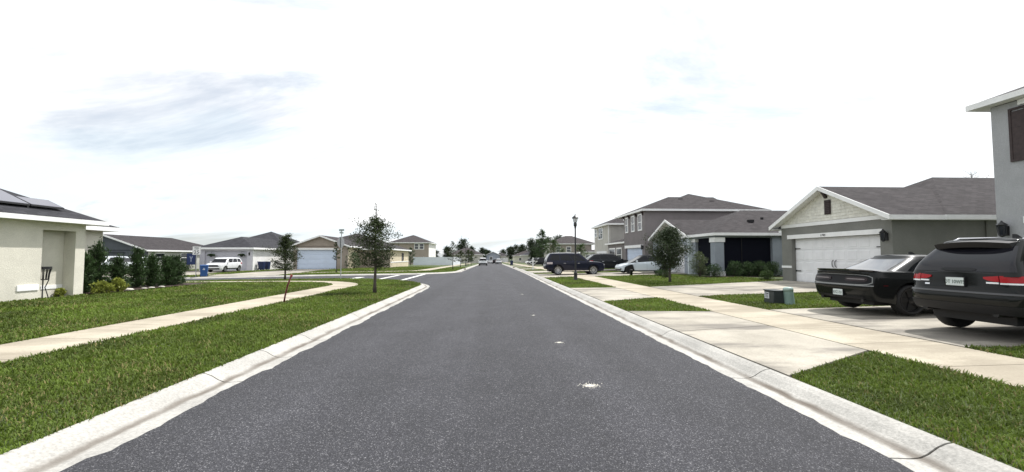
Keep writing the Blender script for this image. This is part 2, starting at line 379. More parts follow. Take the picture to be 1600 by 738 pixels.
PR = Path(('L', 3.03, 206, 3.03, -9))
ja = [9 + y for y in (-6, -3, .2, 2.5, 5.34, 6.6, 7.9, 10.7, 13.4, 16.1, 18.6, 20.5)] + [29.5 + 11.73 * i / 5 for i in range(1, 6)] + [41.23 + 2.7 * i for i in range(1, 8)]
kerb('pale concrete kerb rounding the corner lot beside the leaning red post', PA, ja, [(0, ja[0]), (ja[-1], PA.L)])
jb = [79.5 - 2.8 * i for i in range(7, -1, -1)] + [79.5 + 11.73 * i / 5 for i in range(1, 6)] + [91.23 + 2.8 * i for i in range(1, 8)]
kerb('pale concrete kerb across the side street, curving on past the small palm', PB, jb, [(0, jb[0]), (jb[-1], PB.L)])
yr = [58, 55.2, 52.4, 49.6, 46.8, 44, 41.2, 38.4, 35.6, 32.8, 30, 27.2, 24.4, 21.7, 19, 16.3, 13.6, 10.9, 8.0, 5.2, 3.1, .4, -2.5, -6]
kerb('pale stained concrete kerb along the driveways with the parked black cars', PR, [206 - y for y in yr], [(0, 148), (212, 215)])

# ------------------------------------------------------------------ pavements
CONC = MATS['concrete']; WALK = MATS['sidewalk_concrete']
def pavement(label, path, hw, s0, s1, step=1.38):
    off = [(-hw, .012), (hw, .012)]
    base = strip('sidewalk', path, 0, path.L, [(-hw, .0), (hw, .0)], H, JOINT if s1 > s0 else WALK, None, .8, .04)
    setp(base, label, 'sidewalk', None, 'structure')
    if s1 <= s0: return base
    n = round((s1 - s0) / step); 
    for i in range(n): strip('slab', path, s0 + (s1 - s0) * i / n + .007, s0 + (s1 - s0) * (i + 1) / n - .007, off, H, WALK, base, .35, .03)
    if s0 > 0: strip('slab', path, 0, s0 - .005, off, H, WALK, base, .8, .03)
    if s1 < path.L: strip('slab', path, s1 + .005, path.L, off, H, WALK, base, .8, .03)
    return base
SA = Path(('L', -6.82, -9, -6.82, 19.6), ('A', -10.5, 19.6, 3.68, 0, PI / 2), ('L', -10.5, 23.28, -90, 23.28))
SB = Path(('L', -90, 39.1, -10.5, 39.1), ('A', -10.5, 42.8, 3.7, -PI / 2, 0), ('L', -6.8, 42.8, -6.8, 206))
SR = Path(('L', 6.22, 206, 6.22, -9))
pavement('narrow concrete sidewalk curving through the corner lawn by the red post', SA, .58, 8, 62)
pavement('concrete sidewalk on the far corner beyond the side street', SB, .58, 0, 0)
pavement('concrete sidewalk crossing the driveways in front of the parked cars', SR, .725, 150, 212)

def paved(name, label, q, nu, nv, dz=.012):
    # q: near-street corner low, near-street corner high, house corner high, house corner low
    def P(s, t):
        a = [q[0][i] + (q[1][i] - q[0][i]) * t for i in (0, 1)]; b = [q[3][i] + (q[2][i] - q[3][i]) * t for i in (0, 1)]
        X, Y = a[0] + (b[0] - a[0]) * s, a[1] + (b[1] - a[1]) * s
        return X, Y
    def pt(s, t, d): X, Y = P(s, t); return (X, Y, H(X, Y) + d)
    mb = MB(); mb.grid(lambda i, j: pt(i / 8, j / 4, 0), 8, 4); base = struct(name, mb, JOINT, label, 'driveway')
    for i in range(nu):
        for j in range(nv):
            g = .0026; s0, s1, t0, t1 = i / nu + g, (i + 1) / nu - g, j / nv + g, (j + 1) / nv - g
            cs = [(s0, t0), (s1, t0), (s1, t1), (s0, t1)]; mb = MB()
            mb.hexa([pt(a, b, -.03) for a, b in cs] + [pt(a, b, dz) for a, b in cs]); part('slab', mb, CONC, base)
    return base
paved('driveway', 'stained concrete driveway apron in front of the two black cars', [(3.49, 4.85), (3.49, 10.75), (5.465, 10.35), (5.465, 5.95)], 1, 2)
paved('driveway', 'concrete driveway under the black coupe and the black rear-facing wagon', [(6.98, 5.97), (6.98, 10.4), (15.6, 10.9), (15.6, 5.6)], 3, 1)
paved('driveway', 'bright concrete apron before the house with the hinged white garage door', [(3.49, 13.1), (3.49, 18.7), (5.465, 18.4), (5.465, 13.9)], 1, 2)
paved('driveway', 'concrete driveway leading to the white garage door with black hardware', [(6.98, 14.0), (6.98, 18.4), (15.0, 20.9), (15.0, 15.2)], 3, 2)
paved('driveway', 'concrete apron under the navy wagon parked across the sidewalk', [(3.49, 28.0), (3.49, 33.6), (5.48, 33.4), (5.48, 28.3)], 1, 2)
paved('driveway', 'concrete driveway under the silver-blue sedan beside the screened porch', [(6.96, 28.3), (6.96, 33.5), (14.1, 35.4), (14.1, 29.7)], 2, 2)
paved('driveway', 'concrete apron just beyond the navy wagon', [(3.49, 36.0), (3.49, 41.5), (5.48, 41.3), (5.48, 36.3)], 1, 1)
paved('driveway', 'concrete driveway under the black wagon before the brown two-storey house', [(6.96, 36.3), (6.96, 41.5), (13.8, 43.4), (13.8, 37.6)], 1, 1)
for i, y in enumerate((47, 59, 72, 86)):
    w = ('first', 'second', 'third', 'fourth')[i]
    paved('driveway', 'far thin concrete apron, %s beyond the white mailbox post' % w, [(3.49, y), (3.49, y + 5), (5.48, y + 5), (5.48, y)], 1, 1)
    paved('driveway', 'far concrete driveway behind the sidewalk, %s beyond the white mailbox post' % w, [(6.96, y), (6.96, y + 5), (14.6, y + 5), (14.6, y)], 1, 1)
paved('driveway', 'pale concrete driveway under the white boxy hatchback', [(-33.2, 34.97), (-26.6, 34.97), (-27.0, 48.95), (-32.5, 48.95)], 2, 1)
paved('driveway', 'pale concrete driveway before the wide blue-white garage door', [(-23.8, 34.97), (-17.4, 34.97), (-18.0, 50.9), (-23.2, 50.9)], 2, 1)
paved('driveway', 'pale driveway of the dark gabled house behind the shrubs', [(-42.0, 34.97), (-34.9, 34.97), (-34.9, 50.5), (-42.0, 50.5)], 1, 1)

# ------------------------------------------------------------------ lawns
def build_lawns():
    D = -.012
    def g(mb, xs, ys): mb.grid(lambda i, j: (xs[i], ys[j], H(xs[i], ys[j]) + D), len(xs) - 1, len(ys) - 1)
    def rg(a, b, st): n = max(1, round(abs(b - a) / st)); return [a + (b - a) * i / n for i in range(n + 1)]
    far = rg(206, 330, 20)
    mb = MB(); g(mb, rg(3.48, 14.6, 2.2) + [20, 40, 90, 200], rg(-12, 60, 3) + rg(66, 206, 10))
    struct('lawn', mb, SOIL, 'green lawn on the side of the driveways and parked cars', 'lawn')
    mb = MB(); g(mb, rg(-10.5, -3.48, 1.17), rg(-12, 20.5, 2.5)); g(mb, [-200, -90, -60, -40] + rg(-32, -10.5, 2.5), rg(-12, 20.5, 2.5) + rg(21.5, 27.52, 1))
    mb.grid(lambda i, j: (-10.5 + 7.02 * j / 6 * math.cos(i * PI / 36), 20.5 + 7.02 * j / 6 * math.sin(i * PI / 36), H(-10.5 + 7.02 * j / 6 * math.cos(i * PI / 36), 20.5 + 7.02 * j / 6 * math.sin(i * PI / 36)) + D), 18, 6)
    struct('lawn', mb, SOIL, 'green corner lawn around the cream house and the young oak', 'lawn')
    mb = MB(); g(mb, rg(-10.5, -3.48, 1.17), rg(41.97, 60, 2.5) + rg(70, 206, 10)); g(mb, [-200, -90, -60] + rg(-45, -10.5, 2.5), rg(34.95, 41.97, 1) + rg(44, 60, 2.5) + rg(70, 206, 10))
    def fan(i, j): a = -PI / 2 + i * PI / 36; r = 7.02 * j / 6; X, Y = -10.5 + r * math.cos(a), 41.97 + r * math.sin(a); return (X, Y, H(X, Y) + D)
    mb.grid(fan, 18, 6)
    struct('lawn', mb, SOIL, 'green lawn beyond the side street before the tan garage house and white fence', 'lawn')
    mb = MB(); mb.grid(lambda i, j: (-200 + 400 * i / 8, far[j], fall(206) + .1 - .006 * (far[j] - 206)), 8, len(far) - 1)
    struct('ground', mb, SOIL, 'rough green ground beyond the end of the road', 'ground')
    mb = MB(); mb.add([(-3000, -600, -3.2), (3000, -600, -3.2), (3000, 4000, -3.2), (-3000, 4000, -3.2)], [(0, 1, 2, 3)])
    struct('terrain', mb, M('far_terrain', (.05, .075, .03), .95, .3, .02), 'distant flat green land out to the horizon', 'terrain')
build_lawns()

DRIVES = [((3.4, 4.85, 10.75), (5.6, 5.95, 10.35)), ((6.9, 5.97, 10.4), (15.6, 5.6, 10.9)), ((3.4, 13.1, 18.7), (5.6, 13.9, 18.4)), ((6.9, 14.0, 18.4), (15.0, 15.2, 20.9)),
          ((3.4, 28, 33.6), (5.6, 28.3, 33.4)), ((6.9, 28.3, 33.5), (14.2, 29.7, 35.4)), ((3.4, 36, 41.5), (5.6, 36.3, 41.3)), ((6.9, 36.3, 41.5), (14, 37.6, 43.4))] + \
         [((3.4, y, y + 5), (5.6, y, y + 5)) for y in (47, 59, 72, 86)] + [((6.9, y, y + 5), (14.6, y, y + 5)) for y in (47, 59, 72, 86)]
BEDS = []    # (x0,x1,y0,y1) bare of grass
def grass_mask(X, Y):
    ok = np.zeros(X.shape, bool)
    r = (X > 3.465) & ~((X > 5.50) & (X < 6.94)) & (X < 60)
    for (x0, a0, b0), (x1, a1, b1) in DRIVES:
        t = np.clip((X - x0) / (x1 - x0), 0, 1); r &= ~((X > x0) & (X < x1) & (Y > a0 + (a1 - a0) * t) & (Y < b0 + (b1 - b0) * t))
    ok |= r
    da = np.where((X > -10.5) & (Y > 20.5), 7.47 - np.hypot(X + 10.5, Y - 20.5), np.minimum(-3.03 - X, 27.97 - Y))
    sa = np.where(Y < 19.6, np.abs(X + 6.82), np.where(X > -10.5, np.abs(np.hypot(X + 10.5, Y - 19.6) - 3.68), np.abs(Y - 23.28)))
    ok |= (X < 0) & (Y < 28) & (da > .435) & (sa > .565)
    db = np.where((X > -10.5) & (Y < 41.97), 7.47 - np.hypot(X + 10.5, Y - 41.97), np.minimum(-3.03 - X, Y - 34.5))
    sb = np.where(Y > 42.8, np.abs(X + 6.8), np.where(X > -10.5, np.abs(np.hypot(X + 10.5, Y - 42.8) - 3.7), np.abs(Y - 39.1)))
    b = (X < 0) & (Y > 34) & (db > .435) & (sb > .565)
    for x0, x1 in ((-33.2, -26.6), (-23.8, -17.4), (-42.0, -34.9)): b &= ~((X > x0) & (X < x1) & (Y < 51))
    ok |= b
    for x0, x1, y0, y1 in BEDS: ok &= ~((X > x0) & (X < x1) & (Y > y0) & (Y < y1))
    return ok
Hv = np.vectorize(H)
GRASS = M('grass_blade', (.112, .166, .023), .6, .42, .55, .38, 14, spec=.2, tint=(.066, .090, .020), trans=.35)
def build_grass():
    cs = .5; xs = np.arange(-34, 30, cs); ys = np.arange(-1, 62, cs); CX, CY = np.meshgrid(xs, ys); CX = CX.ravel(); CY = CY.ravel()
    vis = (np.abs(CX + .05 * CY) < 1.5 * CY + 6.5) & grass_mask(CX + cs / 2, CY + cs / 2) | (np.abs(CX) < 9) & (CY < 40) & (np.abs(CX) > 3.0) & (np.abs(CX) < 1.5 * CY + 6.5)
    CX, CY = CX[vis], CY[vis]; r = np.hypot(CX + cs / 2, CY + cs / 2) * K
    dens = 3600 * np.minimum(1, (5.0 / r) ** 1.55)
    cnt = rng.poisson(dens * (cs * K) ** 2); idx = np.repeat(np.arange(len(CX)), cnt)
    X = CX[idx] + rng.random(len(idx)) * cs; Y = CY[idx] + rng.random(len(idx)) * cs
    ok = grass_mask(X, Y); X, Y = X[ok], Y[ok]; N = len(X); Z = Hv(X, Y) - .012
    rr = np.hypot(X, Y) * K; far = np.maximum(1, rr / 5.0) ** .78
    # patchy growth
    pat = .5 + .5 * np.sin(X * 1.7 + 1.3 * np.sin(Y * 1.1)) * np.sin(Y * 1.9 + 1.1 * np.sin(X * .9))
    ht = (.026 + .028 * rng.random(N)) * (.75 + .45 * pat) * np.minimum(far, 1.6)
    wd = (.0040 + .0022 * rng.random(N)) * far
    an = rng.random(N) * 2 * np.pi; ln = rng.normal(0, .55, N); ca, sa = np.cos(an), np.sin(an)
    tx, ty = -sa, ca
    bx, by, bz = X * K, Y * K, Z * K
    V = np.zeros((N, 5, 3), np.float32); lean = ht * (.35 + np.abs(ln)) ; 
    V[:, 0] = np.stack([bx - tx * wd, by - ty * wd, bz - .01], 1); V[:, 1] = np.stack([bx + tx * wd, by + ty * wd, bz - .01], 1)
    mx, my, mz = bx + ca * lean * .35, by + sa * lean * .35, bz + ht * .62
    V[:, 2] = np.stack([mx + tx * wd * .85, my + ty * wd * .85, mz], 1); V[:, 3] = np.stack([mx - tx * wd * .85, my - ty * wd * .85, mz], 1)
    V[:, 4] = np.stack([bx + ca * lean, by + sa * lean, bz + ht * (1.05 - .25 * np.minimum(np.abs(ln), 1))], 1)
    me = bpy.data.meshes.new('grass'); me.vertices.add(N * 5); me.vertices.foreach_set('co', V.ravel())
    o5 = (np.arange(N) * 5)[:, None]; L = np.concatenate([o5 + np.array([[0, 1, 2, 3]]), o5 + np.array([[3, 2, 4]])], 1).ravel().astype(np.int32)
    me.loops.add(N * 7); me.loops.foreach_set('vertex_index', L); me.polygons.add(N * 2)
    st = ((np.arange(N) * 7)[:, None] + np.array([[0, 4]])).ravel().astype(np.int32); me.polygons.foreach_set('loop_start', st)
    me.update(calc_edges=True); me.materials.append(GRASS); me.materials.append(M('dry_blade', (.22, .19, .085), .8, .3, 6, spec=.1, trans=.2))
    dry = (rng.random(N) < .05 + .10 * (np.sin(X * .9 + 2) * np.sin(Y * 1.3 + X * .4) > .35)).astype(np.int32); me.polygons.foreach_set('material_index', np.repeat(dry, 2))
    o = bpy.data.objects.new('grass', me); col.objects.link(o); setp(o, 'short green turf grass covering the lawns and verges', 'grass', None, 'stuff')
    print('grass blades', N, 'tris', N * 3)
# ------------------------------------------------------------------ house helpers
def ax3(axis, p, a, z): return (p, a, z) if axis == 'x' else (a, p, z)
def abox(mb, axis, p0, p1, a0, a1, z0, z1):
    p0, p1 = min(p0, p1), max(p0, p1)
    return mb.box(p0, p1, a0, a1, z0, z1) if axis == 'x' else mb.box(a0, a1, p0, p1, z0, z1)
def wall(th, axis, pos, out, a0, a1, z0, z1, mat, holes=(), t=.18, name='wall'):
    A = sorted({a0, a1, *[h[0] for h in holes], *[h[1] for h in holes]}); Z = sorted({z0, z1, *[h[2] for h in holes], *[h[3] for h in holes]}); mb = MB()
    if not holes: abox(mb, axis, pos, pos - out * t, a0, a1, z0, z1)
    else:
        for i in range(len(A) - 1):
            for j in range(len(Z) - 1):
                ca, cz = (A[i] + A[i + 1]) / 2, (Z[j] + Z[j + 1]) / 2
                if any(h[0] < ca < h[1] and h[2] < cz < h[3] for h in holes): continue
                abox(mb, axis, pos, pos - out * t, A[i], A[i + 1], Z[j], Z[j + 1])
    return part(name, mb, mat, th)
def ring(mb, axis, p0, p1, a0, a1, z0, z1, w):
    abox(mb, axis, p0, p1, a0, a1, z0, z0 + w); abox(mb, axis, p0, p1, a0, a1, z1 - w, z1)
    abox(mb, axis, p0, p1, a0, a0 + w, z0 + w, z1 - w); abox(mb, axis, p0, p1, a1 - w, a1, z0 + w, z1 - w)
def window(th, axis, pos, out, a0, a1, z0, z1, w=.09, bars=1, mat=None):
    mb = MB(); ring(mb, axis, pos - out * .02, pos + out * .05, a0, a1, z0, z1, w)
    f = part('window', mb, mat or WHITE, th)
    mb = MB(); abox(mb, axis, pos - out * .01, pos + out * .012, a0 + w * .9, a1 - w * .9, z0 + w * .9, z1 - w * .9); part('pane', mb, GLASS, f)
    if bars:
        mb = MB(); zm = (z0 + z1) / 2; abox(mb, axis, pos, pos + out * .032, a0 + w, a1 - w, zm - .03, zm + .03); part('sash_bar', mb, mat or WHITE, f)
    if bars > 1:
        mb = MB(); am = (a0 + a1) / 2; abox(mb, axis, pos, pos + out * .03, am - .025, am + .025, z0 + w, z1 - w); part('mullion', mb, mat or WHITE, f)
    return f
def garage(th, axis, pos, out, a0, a1, z0, z1, mat, rows=4, cols=4):
    mb = MB(); abox(mb, axis, pos, pos - out * .05, a0, a1, z0, z1); d = part('garage_door', mb, mat, th); h = (z1 - z0) / rows; w = (a1 - a0) / cols
    for i in range(rows):
        mb = MB(); abox(mb, axis, pos + out * .002, pos + out * .022, a0 + .01, a1 - .01, z0 + h * i + .006, z0 + h * (i + 1) - .006); part('door_section', mb, mat, d)
        for j in range(cols):
            mb = MB(); m = .06; p = [(a0 + w * j + m, z0 + h * i + m), (a0 + w * (j + 1) - m, z0 + h * i + m), (a0 + w * (j + 1) - m, z0 + h * (i + 1) - m), (a0 + w * j + m, z0 + h * (i + 1) - m)]
            q = [(p[0][0] + .025, p[0][1] + .025), (p[1][0] - .025, p[1][1] + .025), (p[2][0] - .025, p[2][1] - .025), (p[3][0] + .025, p[3][1] - .025)]
            mb.hexa([ax3(axis, pos + out * .018, *x) for x in p] + [ax3(axis, pos + out * .032, *x) for x in q]); part('door_panel', mb, mat, d)
    return d
def roof(th, x0, x1, y0, y1, z, sl, axis='x', ends='hh', ov=.35, mat=None, gable_mat=None, gov=None, fas=.17, gt=.15):
    """ends: h(ip), g(able) or n(othing: runs into another roof)"""
    sw = axis == 'y'
    if sw: x0, x1, y0, y1 = y0, y1, x0, x1
    gov = ov if gov is None else gov; half = (y1 - y0) / 2 + ov; ym = (y0 + y1) / 2; zr = z + sl * half; Y0, Y1 = y0 - ov, y1 + ov
    e = lambda c: ov if c == 'h' else gov if c == 'g' else 0
    X0, X1 = x0 - e(ends[0]), x1 + e(ends[1]); r0 = X0 + (half if ends[0] == 'h' else 0); r1 = X1 - (half if ends[1] == 'h' else 0)
    if r1 < r0: r0 = r1 = (r0 + r1) / 2
    T = (lambda p: (p[1], p[0], p[2])) if sw else (lambda p: p)
    planes = [[(X0, Y0, z), (X1, Y0, z), (r1, ym, zr), (r0, ym, zr)], [(X1, Y1, z), (X0, Y1, z), (r0, ym, zr), (r1, ym, zr)]]
    if ends[0] == 'h': planes.append([(X0, Y1, z), (X0, Y0, z), (r0, ym, zr)])
    if ends[1] == 'h': planes.append([(X1, Y0, z), (X1, Y1, z), (r1, ym, zr)])
    mb = MB()
    for p in planes:
        p = [q for i, q in enumerate(p) if q != p[i - 1]]; n = len(p)
        mb.add([T(q) for q in p] + [T((q[0], q[1], q[2] - .07)) for q in p], [tuple(range(n)), tuple(range(2 * n - 1, n - 1, -1))] + [(i, i + n, (i + 1) % n + n, (i + 1) % n) for i in range(n)])
    rf = part('roof', mb, mat or MATS['shingle_brown'], th, uv=True)
    fb, sb = 'fascia', 'soffit'; B = lambda m, a, b, c, d, f_, g: part(m, MB().box(c, d, a, b, f_, g) if sw else MB().box(a, b, c, d, f_, g), WHITE, th)
    B(fb, X0, X1, Y0 - .03, Y0 - .003, z - fas, z + .005); B(fb, X0, X1, Y1 + .003, Y1 + .03, z - fas, z + .005)
    B(sb, X0 + .01, X1 - .01, Y0, y0 + .02, z - fas + .01, z - fas + .03); B(sb, X0 + .01, X1 - .01, y1 - .02, Y1, z - fas + .01, z - fas + .03)
    for c, X, xi, sg in ((ends[0], X0, x0, -1), (ends[1], X1, x1, 1)):
        if c == 'h':
            B(fb, min(X, X + sg * .03), max(X, X + sg * .03), Y0 - .03, Y1 + .03, z - fas, z + .004); B(sb, min(X, xi - sg * .02), max(X, xi - sg * .02), y0 + .021, y1 - .021, z - fas + .008, z - fas + .028)
        if c == 'g':
            a, b = X + sg * .003, X + sg * .035
            for ye in (Y0, Y1):
                part('rake_board', MB().hexa([T(q) for q in ((a, ye, z - fas), (b, ye, z - fas), (b, ym, zr - fas), (a, ym, zr - fas), (a, ye, z + .01), (b, ye, z + .01), (b, ym, zr + .01), (a, ym, zr + .01))]), WHITE, th)
            for ye, yw in ((Y0, y0), (Y1, y1)):
                q = [(X + sg * .002, ye, z - .072), (xi - sg * .02, ye, z - .072), (xi - sg * .02, ym, zr - .072), (X + sg * .002, ym, zr - .072)]
                part('soffit', MB().hexa([T((p[0], p[1], p[2] - .022)) for p in q] + [T(p) for p in q]), WHITE, th)
            if gable_mat:
                gm = MB(); zz = z + sl * ov - .07; poly = [(y0, zz - .14), (y1, zz - .14), (y1, zz - .028), (ym, zr - .098), (y0, zz - .028)]
                gm.ext(poly, 'y' if sw else 'x', xi, xi - sg * gt); part('gable_wall', gm, gable_mat, th)
    return rf, zr
def lantern(th, X, Y, z, s=1.0, out=-1):
    mb = MB(); mb.box(X - .02, X + .02, Y - .06 * s, Y + .06 * s, z - .12 * s, z + .12 * s); c = X + out * .13 * s
    mb.tube([(X, Y, z + .05 * s), (X + out * .07 * s, Y, z + .20 * s), (c, Y, z + .22 * s)], .014 * s, 6)
    mb.lathe([(.012, .26 * s), (.035 * s, .22 * s), (.11 * s, .15 * s), (.095 * s, .13 * s)], 6, (c, Y, z)); mb.lathe([(.02 * s, -.16 * s), (.065 * s, -.12 * s), (.05 * s, -.10 * s)], 6, (c, Y, z))
    for k in range(6):
        t = k * PI / 3; mb.tube([(c + .06 * s * math.cos(t), Y + .06 * s * math.sin(t), z - .11 * s), (c + .092 * s * math.cos(t), Y + .092 * s * math.sin(t), z + .14 * s)], .009 * s, 4)
    o = part('wall_lantern', mb, BLACKM, th)
    mb = MB(); mb.lathe([(.052 * s, -.10 * s), (.08 * s, .13 * s)], 6, (c, Y, z)); part('lantern_glass', mb, GLASS, o)
def vent(th, rf, X, Y, z, s=.16):
    mb = MB(); mb.box(X - s, X + s, Y - s, Y + s, z - .05, z + .13); part('roof_vent', mb, DARKP, rf)
STU = lambda nm, c, b=.7: M(nm, c, .95, .10, .9, .09, 45, bump=b, bs=55, spec=.2)
GREY_ST = STU('stucco_grey', (.215, .215, .20)); BLUE_ST = STU('stucco_light_grey', (.40, .405, .42)); BROWN_ST = STU('stucco_brown', (.22, .20, .202)); PALE_ST = STU('stucco_pale', (.50, .485, .45))
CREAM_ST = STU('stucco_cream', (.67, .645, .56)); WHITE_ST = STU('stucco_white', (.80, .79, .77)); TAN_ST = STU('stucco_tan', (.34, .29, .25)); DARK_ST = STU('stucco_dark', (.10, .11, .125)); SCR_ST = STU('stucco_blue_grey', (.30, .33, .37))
DOORW = M('door_white', (.82, .82, .84), .5, .05, 2); DOORB = M('door_blue_white', (.56, .64, .78), .55, .05, 2); BROWNW = M('dark_brown_wood', (.045, .030, .030), .7, .25, 9)
SHAKE = [M('shake_%d' % i, c, .9, .12, 5, bump=.2) for i, c in enumerate(((.74, .725, .66), (.71, .695, .635), (.765, .75, .685)))]
SCREEN = M('insect_screen', (.007, .008, .014), .9, spec=.1)

# ---------- right: grey single-storey house, white garage door
def house_garage():
    t = thing('garage_house', 'grey stucco house with cream shingled gable and white double garage door numbered 1790', 'house', (14.9, 18.0, .25), K)
    wall(t, 'x', 14.9, -1, 15.0, 21.0, -.3, 3.02, GREY_ST, [(15.5, 20.3, -.3, 2.36)], .3)
    wall(t, 'y', 15.0, -1, 15.2, 30, -.3, 3.02, GREY_ST); wall(t, 'y', 21.0, 1, 15.2, 30, -.3, 3.02, GREY_ST)
    d = garage(t, 'x', 15.12, -1, 15.5, 20.3, .22, 2.36, DOORW, 4, 8)
    for y, z in ((20.12, 1.88), (20.12, .80), (15.68, 1.88), (15.68, .80)):
        mb = MB(); mb.box(15.07, 15.085, y - .17, y + .17, z - .018, z + .018); mb.box(15.068, 15.084, y + (.1 if y > 18 else -.16), y + (.16 if y > 18 else -.1), z - .035, z + .035); part('hinge_strap', mb, BLACKM, d)
    for y in (17.82, 17.98):
        mb = MB(); mb.tube([(15.08, y, 1.02), (15.03, y + .01, 1.08), (15.025, y + .015, 1.18), (15.03, y + .01, 1.28), (15.08, y, 1.34)], .016, 6); part('handle', mb, BLACKM, d)
    mb = MB(); mb.box(14.86, 14.899, 15.38, 20.55, 2.365, 2.56); part('lintel_trim', mb, WHITE, t)
    mb = MB(); mb.box(14.87, 14.899, 15.0, 21.0, 2.93, 3.09); part('band_trim', mb, WHITE, t)
    mb = MB(); mb.box(14.87, 14.899, 20.32, 21.02, .93, 1.04); mb.box(14.88, 15.2, 21.001, 21.02, .93, 1.04); part('pier_trim', mb, WHITE, t)
    mb = MB(); mb.box(14.87, 14.899, 15.0, 15.48, .93, 1.04); part('pier_trim', mb, WHITE, t)
    rf, zr = roof(t, 14.9, 26, 15.0, 21.0, 3.02, .475, 'x', 'gn', .35, gable_mat=SHAKE[1], gov=.4)
    sl = .475; ym = 18.0; zt = 3.02 + sl * .35 - .07; x = 14.9
    # gable shakes, piece by piece
    rh = .135; z = 3.10; k = 0
    while z < zr - .26:
        hw = (zr - .10 - z - rh) / sl; y = ym - hw + RN.uniform(-.1, 0)
        while y < ym + hw:
            w = RN.uniform(.15, .29); a, b = max(y, ym - hw), min(y + w, ym + hw)
            if b - a > .07:
                mb = MB(); e = RN.uniform(0, .012); mb.hexa([(x - .040, a + .003, z + e), (x - .002, a + .003, z + e), (x - .002, b - .003, z + e), (x - .040, b - .003, z + e), (x - .016, a + .003, z + rh + .02), (x - .002, a + .003, z + rh + .02), (x - .002, b - .003, z + rh + .02), (x - .016, b - .003, z + rh + .02)])
                part('shingle', mb, SHAKE[k % 3], t); k += RN.choice((1, 1, 2))
            y += w
        z += rh
    mb = MB(); mb.box(14.83, 14.855, 17.74, 18.08, 3.36, 4.0)
    for i in range(7): mb.hexa([(14.80, 17.78, 3.42 + i * .08), (14.83, 17.78, 3.42 + i * .08), (14.83, 18.04, 3.42 + i * .08), (14.80, 18.04, 3.42 + i * .08), (14.822, 17.78, 3.475 + i * .08), (14.832, 17.78, 3.475 + i * .08), (14.832, 18.04, 3.475 + i * .08), (14.822, 18.04, 3.475 + i * .08)])
    part('gable_vent', mb, BROWNW, t)
    mb = MB(); mb.ext([(14.53, 4.52), (14.9, 4.52), (14.9, 4.1), (14.83, 4.08), (14.76, 4.2), (14.66, 4.38), (14.53, 4.42)], 'y', 17.93, 18.07); part('gable_bracket', mb, BROWNW, t)
    roof(t, 17.0, 33, 14.98, 23.3, 3.03, .505, 'x', 'hh', .34)
    lantern(t, 14.9, 15.22, 2.24, 1.15)
    mb = MB(); mb.tube([(18.6, 14.95, 2.86), (18.6, 14.95, .25)], .04, 6); part('downpipe', mb, GREY_ST, t)
    text_part('house_number', '1790', .15 * K, BLACKM, t, basis((0, -1, 0), (0, 0, 1), (-1, 0, 0), ((14.852 - 14.9) * K, .25 * K, (2.45 - .25) * K)))
house_garage()

# ---------- right edge: light grey two-storey house
def house_corner():
    t = thing('two_storey_house', 'tall light grey stucco house with dark shutter at the edge behind the black wagon', 'house', (14.9, 8, .25), K)
    wall(t, 'x', 14.9, -1, 2.0, 11.73, -.3, 5.93, BLUE_ST, [(6.1, 10.95, -.3, 2.42)], .3); wall(t, 'y', 11.73, 1, 15.2, 28, -.3, 5.93, BLUE_ST); wall(t, 'y', 2.0, -1, 15.2, 28, -.3, 5.93, BLUE_ST)
    garage(t, 'x', 15.12, -1, 6.1, 10.95, .22, 2.42, DOORW, 4, 8)
    mb = MB(); mb.box(14.86, 14.899, 6.0, 11.08, 2.43, 2.62); part('lintel_trim', mb, WHITE, t)
    roof(t, 14.9, 28, 2.0, 11.73, 6.1, .4, 'x', 'hh', .33, fas=.16)
    for a in (10.87, 8.85):
        mb = MB(); ring(mb, 'x', 14.86, 14.899, a, a + .42, 4.2, 5.74, .06)
        for i in range(3): mb.box(14.872, 14.898, a + .06, a + .36, 4.26 + .48 * i, 4.26 + .48 * i + .42)
        mb.box(14.868, 14.897, a + .06, a + .36, 4.68, 4.76); mb.box(14.868, 14.897, a + .06, a + .36, 5.16, 5.24); part('shutter', mb, BROWNW, t)
    window(t, 'x', 14.9, -1, 9.3, 10.84, 4.2, 5.75, .1, 2)
    mb = MB(); mb.box(14.85, 14.898, 9.2, 11.05, 5.78, 5.93); mb.box(14.83, 14.898, 9.2, 10.9, 4.05, 4.19); part('window_trim', mb, WHITE, t)
    lantern(t, 14.9, 11.5, 2.24, 1.15)
house_corner()

